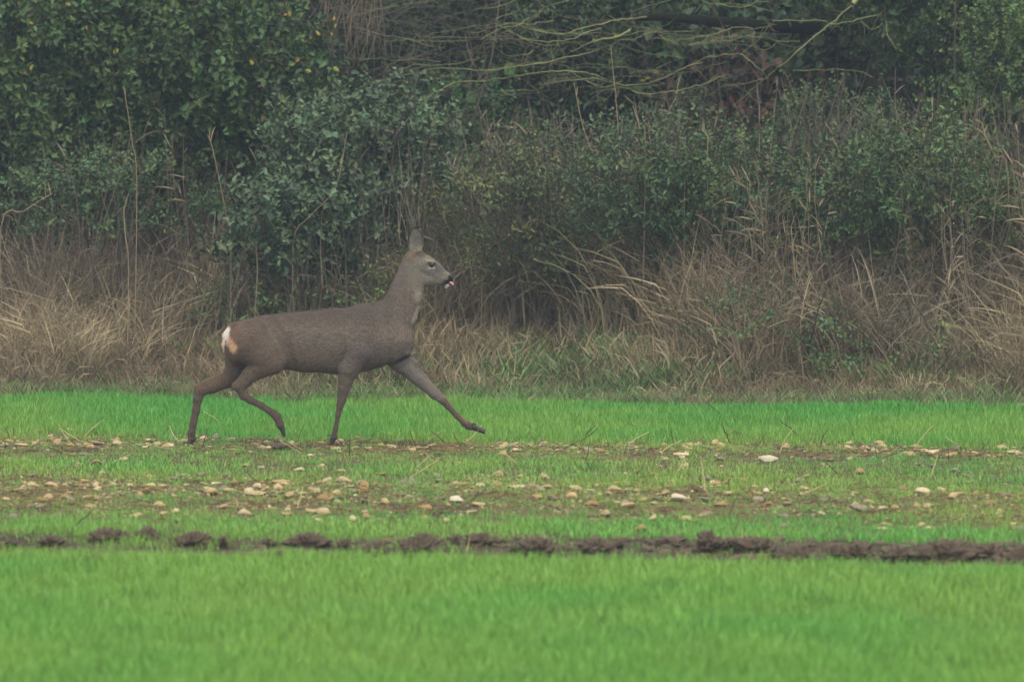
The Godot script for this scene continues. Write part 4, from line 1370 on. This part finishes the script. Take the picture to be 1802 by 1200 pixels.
	shrub("leafy_shrub", "dark green growth between the twig thicket and the branches", "shrub", 0, [blob(980, 40, 150, 110, 41.8, 0.4), blob(760, -40, 250, 120, 41.8, 0.5), blob(1000, 180, 150, 110, 41.9, 0.3)], 900, s(58, 78, 46), 0.2, -0.1, 1.1, 3)
	shrub("weed_patch", "green weeds low in the dry grass right of the deer's head", "weeds", 3, [blob(1000, 410, 110, 80, 38.8, 0.35), blob(880, 370, 90, 90, 38.6, 0.3)], 750, s(92, 106, 66), 0.2, -0.1, 1.1, 3)
	shrub("weed_patch", "green weeds among the dry grass below the greyish shrub", "weeds", 1, [blob(1330, 410, 170, 70, 38.7, 0.35), blob(1500, 430, 140, 70, 38.4, 0.3)], 1000, s(92, 106, 64), 0.2, -0.05, 1.0, 3)
	shrub("weed_patch", "green weeds among the dry grass at the right edge", "weeds", 1, [blob(1720, 420, 130, 90, 38.2, 0.35)], 900, s(92, 108, 60), 0.2, -0.05, 1.0, 3)
	shrub("weed_patch", "green weeds among the dry grass at far left", "weeds", 0, [blob(180, 350, 180, 60, 38.8, 0.3)], 420, s(78, 104, 68), 0.2, -0.05, 0.8, 3)
	shrub("weed_patch", "green weeds climbing through the straw around the thick pale dead stalk", "weeds", 1, [blob(1420, 370, 150, 90, 37.9, 0.3), blob(1270, 330, 110, 90, 38.1, 0.3)], 900, s(80, 102, 62), 0.25, -0.02, 1.1, 3)
	shrub("weed_patch", "green weeds climbing through the straw left of the right edge shrub", "weeds", 3, [blob(1610, 350, 120, 110, 37.8, 0.3)], 520, s(80, 104, 60), 0.25, -0.02, 1.2, 3)
	shrub("weed_patch", "dark green weeds in the straw halfway between deer and right edge", "weeds", 3, [blob(1130, 340, 120, 100, 38.2, 0.3)], 520, s(74, 98, 62), 0.25, -0.02, 1.1, 3)
	shrub("weed_patch", "low green weeds at the foot of the straw near the right edge", "weeds", 3, [blob(1560, 610, 160, 50, 36.6, 0.25), blob(1330, 560, 110, 50, 37.0, 0.2)], 260, s(86, 112, 66), 0.25, 0.0, 1.0, 2)
	# beyond the frame on both sides the hedge goes on
	for sx in [-1, 1]:
		var e := shrub("leafy_shrub", "hedge shrub just outside the %s edge of the picture" % ["left", "right"][int(sx > 0)], "shrub", 0, [blob(901 + sx * 1180, 250, 260, 320, 40.5, 0.8), blob(901 + sx * 1500, 250, 260, 320, 40.5, 0.8)], 1500, s(66, 100, 60), 0.2, -0.3, 1.3, 4)
	build_thicket()
	build_branches()
	build_tall_stalks()

func build_thicket() -> void:
	var base := at(720, 100, 41.2)
	var t := thing("twig_thicket", "thicket of thin bare grey twigs at top centre", "shrub", Vector3(base.x, ground(base.x, base.z), base.z))
	var mb := MB.new()
	for k in 380:
		var tx := rng.randfn(715, 115)
		var p := at(tx, rnd(-120, 230), 40.2 + rnd(-0.5, 0.7)) - t.position
		var a := rnd(-0.5, 0.5) + (PI if rng.randf() < 0.5 else 0.0)
		if rng.randf() < 0.3: a += rnd(-1.2, 1.2)
		var d := Vector3(cos(a), sin(a) + 0.1, rnd(-0.4, 0.4)).normalized()
		var len := rnd(0.15, 0.6)
		var pts := []; var rad := []
		var r := rnd(0.0014, 0.0032)
		var bend := rvec() * 0.35
		for q in 6:
			pts.append(p)
			p += d * len / 5.0
			d = (d + bend * 0.3 + rvec() * 0.12).normalized()
			rad.append(r * (1.0 - 0.12 * q))
		var c := s(106, 99, 92) * rnd(0.4, 1.15)
		tube(mb, pts, rad, 3, c)
	var o := obj("twigs", mb.mesh(), M.bark, t)
	o.set_meta("kind", "stuff")
	stems(t, "stem", 6, 0.9, 3.0, 0.012, s(84, 76, 70))
	# the tuft of dead grass hanging in it
	var g := MB.new()
	for k in 70:
		var p := at(rnd(570, 675), rnd(-30, 40), 40.3 + rnd(-0.1, 0.1)) - t.position
		var c := s(132, 118, 100) * rnd(0.4, 1.1)
		ribbon(g, p, Vector3(rnd(-0.7, 0.3), -1, rnd(-0.3, 0.3)), Vector3(rnd(-1, 1), -0.5, rnd(-1, 1)), rnd(0.15, 0.5), 0.005, 5, c, c * 0.8)
	var h := obj("hanging_dead_grass", g.mesh(), M.dry, t)
	h.set_meta("kind", "stuff")

func build_branches() -> void:
	var tx := at(1540, 300, 41.6)
	var t := thing("lichened_tree", "leaning old tree whose lichen-crusted bare branches hang across the top right", "tree", Vector3(tx.x, ground(tx.x, tx.z), tx.z))
	var trunk := MB.new()
	var top := at(1600, -330, 41.4) - t.position
	tube(trunk, smooth_path([Vector3(0, -0.1, 0), Vector3(0.05, 0.8, 0.05), Vector3(0.0, 1.9, 0.0), top], 5), _thin([0.11, 0.085, 0.07, 0.05], 5), 9, s(58, 54, 46), s(96, 100, 70), 0.25)
	obj("trunk", trunk.mesh(), M.bark, t)
	var limb := MB.new()
	tube(limb, smooth_path([at(1600, -250, 41.4) - t.position, at(1560, -90, 40.8) - t.position, at(1500, 8, 40.0) - t.position], 6), _thin([0.04, 0.028, 0.014], 6), 7, s(104, 104, 88), s(138, 140, 100), 0.3)
	obj("limb", limb.mesh(), M.bark, t)
	var mossy := MB.new()
	tube(mossy, smooth_path([at(1560, 60, 41.6) - t.position, at(1420, 50, 41.4) - t.position, at(1290, 42, 41.2) - t.position, at(1160, 30, 41.0) - t.position, at(1060, 38, 40.6) - t.position], 5), _thin([0.05, 0.045, 0.04, 0.028, 0.008], 5), 8, s(18, 17, 15), s(30, 32, 20), 0.3)
	obj("mossy_limb", mossy.mesh(), M.bark, t)
	# each branch: distance, first radius in px, then px, py pairs from its thick end
	var list := [
		[40.0, 4.2, [1501, 7, 1477, 28, 1441, 60, 1414, 80, 1380, 110, 1357, 130, 1327, 154, 1290, 190]],
		[39.9, 3.6, [1557, 7, 1550, 23, 1500, 37, 1467, 43, 1443, 37, 1387, 35, 1360, 37]],
		[39.8, 2.4, [1557, 37, 1563, 60, 1578, 87]],
		[39.9, 2.6, [1513, 37, 1534, 53, 1554, 40]],
		[39.7, 3.0, [1200, 120, 1240, 103, 1277, 97, 1307, 97, 1330, 117, 1347, 133, 1352, 157]],
		[39.8, 2.4, [1327, 52, 1297, 48, 1253, 60, 1200, 70, 1150, 68]],
		[39.8, 2.2, [1337, 63, 1373, 72, 1407, 72]],
		[39.9, 1.8, [1380, 123, 1390, 145, 1400, 167]],
		[39.9, 1.8, [1367, 133, 1370, 160, 1383, 185]],
		[39.8, 2.0, [1357, 40, 1337, 67, 1303, 97]],
		[40.2, 4.6, [1139, 31, 1103, 33, 1056, 42, 1019, 50, 988, 60, 941, 53]],
		[40.3, 3.6, [1056, 49, 1028, 59, 1005, 69, 967, 73, 934, 71, 890, 55]],
		[40.1, 6.0, [1110, 51, 1090, 64, 1054, 71, 1028, 81, 1005, 91]],
		[40.0, 4.2, [1056, 88, 1023, 97, 992, 101, 974, 107, 939, 113, 903, 118, 850, 124, 790, 120, 720, 130, 640, 148]],
		[39.8, 4.0, [1238, 109, 1210, 118, 1187, 127, 1165, 138, 1139, 147, 1090, 149, 1050, 133, 1016, 125, 961, 127, 925, 131, 877, 138, 850, 143, 800, 146, 745, 172, 700, 174, 645, 152]],
		[39.9, 3.0, [1090, 149, 1050, 138, 1019, 140, 974, 144, 954, 151, 934, 159, 881, 159]],
		[39.7, 3.4, [1277, 132, 1250, 145, 1232, 150, 1210, 154, 1183, 161, 1139, 165, 1114, 160]],
		[40.4, 2.8, [939, 89, 923, 97, 892, 97, 870, 80, 852, 53]],
		[40.4, 3.2, [974, 38, 946, 40, 937, 43, 894, 42, 870, 47, 830, 60]],
		[39.6, 2.4, [1197, 131, 1190, 166, 1178, 195, 1170, 209]],
		[39.6, 1.4, [1170, 209, 1174, 215, 1178, 220]],
		[40.1, 2.2, [984, 67, 974, 87, 961, 109]],
		[40.5, 2.6, [930, 5, 912, 18, 895, 25, 870, 35]],
		[40.5, 2.0, [1000, 2, 985, 6, 960, 12, 930, 40]],
		[39.8, 2.2, [975, 127, 982, 150, 980, 168, 960, 178]],
		[39.9, 1.8, [1128, 130, 1155, 120, 1182, 108]],
		[40.2, 2.6, [870, 40, 900, 55, 925, 70, 960, 80, 1000, 75]],
		[39.6, 1.8, [1225, 115, 1212, 140, 1200, 165, 1192, 180]],
		[40.0, 1.6, [1000, 125, 1030, 140, 1060, 152, 1085, 150]],
		[39.5, 1.8, [1405, 225, 1395, 245, 1370, 258, 1350, 275, 1340, 290]],
		[40.3, 1.6, [90, 150, 50, 170, 0, 185]],
		[39.9, 2.0, [240, 110, 215, 120, 195, 140, 180, 165]],
	]
	# finer ones between them, fanning out to the left
	for k in 44:
		var x0 := rnd(760, 1420)
		var y0 := rnd(-20, 150)
		var row := [x0, y0]
		var dirx := -1.0 if rng.randf() < 0.75 else 1.0
		var slope := rnd(-0.15, 0.4)
		for q in 4:
			x0 += dirx * rnd(18, 48); y0 += slope * 30.0 + rnd(-8, 8); slope += rnd(-0.2, 0.15)
			row.append(x0); row.append(y0)
		list.append([rnd(39.6, 40.5), rnd(1.1, 2.3), row])
	for q in list:
		var flat: Array = q[2]
		var pts := []; var rad := []
		var np := flat.size() / 2
		var wob := rnd(0, 10)
		for k in np:
			var d: float = q[0] + 0.25 * sin(wob + k * 0.8) * (1.0 if np > 3 else 0.3)
			pts.append(at(flat[2 * k], flat[2 * k + 1], d) - t.position)
			rad.append(q[1] * 40.0 / FPX * 0.5 * (1.0 - 0.5 * k / (np - 1.0)) * 0.75)
		var mb := MB.new()
		var path := smooth_path(pts, 5)
		for k in path.size(): path[k] += Vector3(n_fine.get_noise_3dv(path[k] * 9.0), n_fine.get_noise_3dv(path[k] * 9.0 + Vector3(9, 0, 0)), 0) * 0.012
		tube(mb, path, _thin(rad, 5), 6, s(92, 90, 76), s(132, 140, 92), 0.6)
		# side twigs
		for k in path.size():
			if rng.randf() < 0.5:
				var dd: Vector3 = (path[mini(k + 1, path.size() - 1)] - path[maxi(k - 1, 0)]).normalized()
				var tw := (dd * rnd(0.2, 0.9) + rvec() * 0.8).normalized()
				var l := rnd(0.04, 0.2)
				var tp := [path[k]]
				for j in 3: tp.append(tp[j] + (tw + rvec() * 0.3).normalized() * l / 3.0)
				tube(mb, tp, [0.0022, 0.0018, 0.0014, 0.0008], 3, s(98, 90, 84), s(122, 120, 92))
		obj("branch", mb.mesh(), M.bark, t)
	# clumps of yellow moss on the lower limb
	for q in [[1046, 71], [1066, 68], [1085, 62], [1140, 138], [1155, 128], [1132, 142]]:
		var c := lump(2, func(p: Vector3) -> Vector3: return p * (0.8 + n_rock.get_noise_3dv(p * 2.0) * 0.6 + n_fine.get_noise_3dv(p * 7.0) * 0.4), func(_p: Vector3) -> Color: return s(118, 114, 50))
		var o := obj("moss_clump", c, M.bark, t, at(q[0], q[1], 40.05 if q[0] < 1100 else 39.8) - t.position)
		o.scale = Vector3(0.020, 0.010, 0.012)

func build_tall_stalks() -> void:
	var list := [
		[[1412, 560, 1402, 500, 1396, 440, 1393, 398], 4.5, "thick pale dead stalk standing up right of centre"],
		[[1640, 255, 1641, 230, 1641, 170], 4.0, "short pale broken stalk in front of the dark gap"],
		[[1775, 310, 1752, 275, 1735, 240, 1720, 226], 4.0, "pale stalk leaning left in the shrub at right edge"],
		[[1118, 380, 1108, 340, 1092, 280, 1086, 200, 1075, 84], 2.8, "tall thin seeding stalk below the lichened branches"],
		[[1055, 300, 1040, 262, 1024, 215, 1010, 146], 2.6, "thin bent stalk left of the tall seeding stalk"],
		[[1136, 260, 1126, 225, 1114, 186], 2.6, "pale straight stalk right of the tall seeding stalk"],
		[[405, 420, 398, 380, 384, 310, 372, 255, 365, 238], 2.6, "long pale stalk bowed over the dark gap left of the deer"],
		[[240, 330, 232, 250, 225, 200, 217, 152], 2.4, "dry seed stalk in front of the leafy shrub at left"],
		[[920, 520, 915, 490, 908, 462, 880, 452], 4.0, "pale folded blade right of the deer's nose"],
		[[742, 470, 740, 420, 736, 362], 2.6, "thin upright straw behind the deer's ear"],
		[[850, 390, 835, 345, 815, 306, 795, 292], 2.6, "pale arching stalk above the deer's head"],
		[[1205, 330, 1210, 300, 1214, 280], 2.4, "short pale stalk in the green below the branches"],
		[[1245, 270, 1250, 250, 1240, 232, 1236, 230], 3.0, "hooked pale blade below the bramble"],
		[[1440, 620, 1425, 560, 1418, 510, 1400, 470], 3.6, "bent tan blade at the foot of the thick pale stalk"],
		[[225, 470, 220, 420, 217, 370, 222, 356], 3.2, "pale blade standing in the grass at left"],
		[[450, 520, 452, 470, 448, 420, 440, 405], 3.4, "pale blade in the dark gap left of the deer's back"],
		[[1645, 470, 1640, 400, 1636, 352], 2.4, "thin reddish stalk in the grass at right"],
		[[1480, 660, 1500, 600, 1504, 560, 1500, 530], 3.4, "tan blade in the short grass at right"],
		[[0, 400, 40, 372, 70, 352, 92, 340], 2.6, "pale stem lying slanted at the left edge"],
		[[515, 430, 545, 380, 590, 330, 610, 235], 2.2, "thin dead stem through the blue-green shrub"],
	]
	for q in list:
		var f: Array = q[0]
		var np := f.size() / 2
		var pts := []
		var front: bool = f[0] > 1120 or f[0] < 300
		var d := 37.9 if front else 38.5
		if f[1] > 520: d -= 0.5
		# the foot goes down to the ground
		var foot := at(f[0], f[1], d)
		var gy := ground(foot.x, foot.z)
		if foot.y > gy + 0.02: pts.append(Vector3(foot.x + rnd(-0.03, 0.03), gy - 0.01, foot.z))
		for k in np: pts.append(at(f[2 * k], f[2 * k + 1], d + 0.03 * k))
		var o := thing("dead_stalk", q[2], "stalk", pts[0], "single dead stalks before the hedge")
		var mb := MB.new()
		var rel := []
		var rad := []
		for k in pts.size():
			rel.append(pts[k] - pts[0])
			rad.append(q[1] * d / FPX * 0.34 * (1.0 - 0.45 * k / (pts.size() - 1.0)))
		tube(mb, smooth_path(rel, 4), _thin(rad, 4), 5, s(112, 98, 80), s(160, 144, 116), 0.3)
		obj("stem", mb.mesh(), M.dry, o)
		var lf := MB.new()
		for k in 2:
			var tt: Vector3 = rel[rel.size() - 1].lerp(rel[maxi(rel.size() - 2, 0)], rng.randf())
			ribbon(lf, tt, Vector3(rnd(-0.25, 0.25), 1.0, rnd(-0.3, 0.5)), Vector3(rnd(-5, 5), -7, rnd(-3, 3)), rnd(0.05, 0.13), 0.005, 6, s(150, 132, 104), s(166, 150, 120))
		obj("leaf_blade", lf.mesh(), M.dry, o)

# ----------------------------------------------------------------
func _ready() -> void:
	var cam := Camera3D.new()
	cam.name = "camera"
	add_child(cam)
	cam.position = Vector3(0, EYE, DIST)
	cam.rotation = Vector3(-atan(452.0 / FPX), 0, 0)
	cam.current = true
	var ca := CameraAttributesPhysical.new()
	ca.frustum_focal_length = 12.0 / (600.0 / FPX)
	ca.frustum_focus_distance = 33.5
	ca.frustum_near = 0.5
	ca.frustum_far = 1500.0
	ca.exposure_aperture = 4.8
	cam.attributes = ca
	cam.fov = rad_to_deg(2.0 * atan(600.0 / FPX))
	cam.far = 1500.0

	var env := Environment.new()
	env.background_mode = Environment.BG_SKY
	var sky := Sky.new()
	var sm := ProceduralSkyMaterial.new()
	sm.sky_top_color = Color(0.82, 0.825, 0.83)
	sm.sky_horizon_color = Color(0.76, 0.77, 0.775)
	sm.sky_curve = 0.2
	sm.ground_bottom_color = Color(0.3, 0.32, 0.28)
	sm.ground_horizon_color = Color(0.6, 0.62, 0.62)
	sm.sun_angle_max = 1.0
	sky.sky_material = sm
	env.sky = sky
	env.tonemap_mode = Environment.TONE_MAPPER_LINEAR
	env.tonemap_exposure = 2.3
	env.sdfgi_enabled = true
	env.ssao_enabled = true
	env.ssil_enabled = true
	env.fog_enabled = true
	env.fog_density = 0.0013
	env.fog_light_color = Color(0.80, 0.88, 0.97)
	var we := WorldEnvironment.new()
	we.name = "world_environment"
	we.environment = env
	add_child(we)
	var sun := DirectionalLight3D.new()
	sun.name = "sun"
	sun.light_color = Color(1.0, 0.96, 0.9)
	sun.light_energy = 0.3
	sun.light_angular_distance = 25.0
	sun.shadow_enabled = true
	sun.rotation_degrees = Vector3(-58, 20, 0)
	add_child(sun)

	rng.seed = 20240611
	for q in [[n_ground, 0.35, 3], [n_patch, 0.5, 3], [n_gap, 0.9, 3], [n_rock, 0.9, 3], [n_fine, 1.0, 3]]:
		var f: FastNoiseLite = q[0]
		f.noise_type = FastNoiseLite.TYPE_SIMPLEX_SMOOTH
		f.frequency = q[1]
		f.fractal_octaves = q[2]
	n_patch.seed = 4; n_gap.seed = 5; n_rock.seed = 6; n_fine.seed = 7
	make_materials()
	build_ground()
	build_hedge()
	build_verge()
	build_crop()
	build_deer()
	build_clods()
	build_stones()
	build_litter()
	build_stubble()
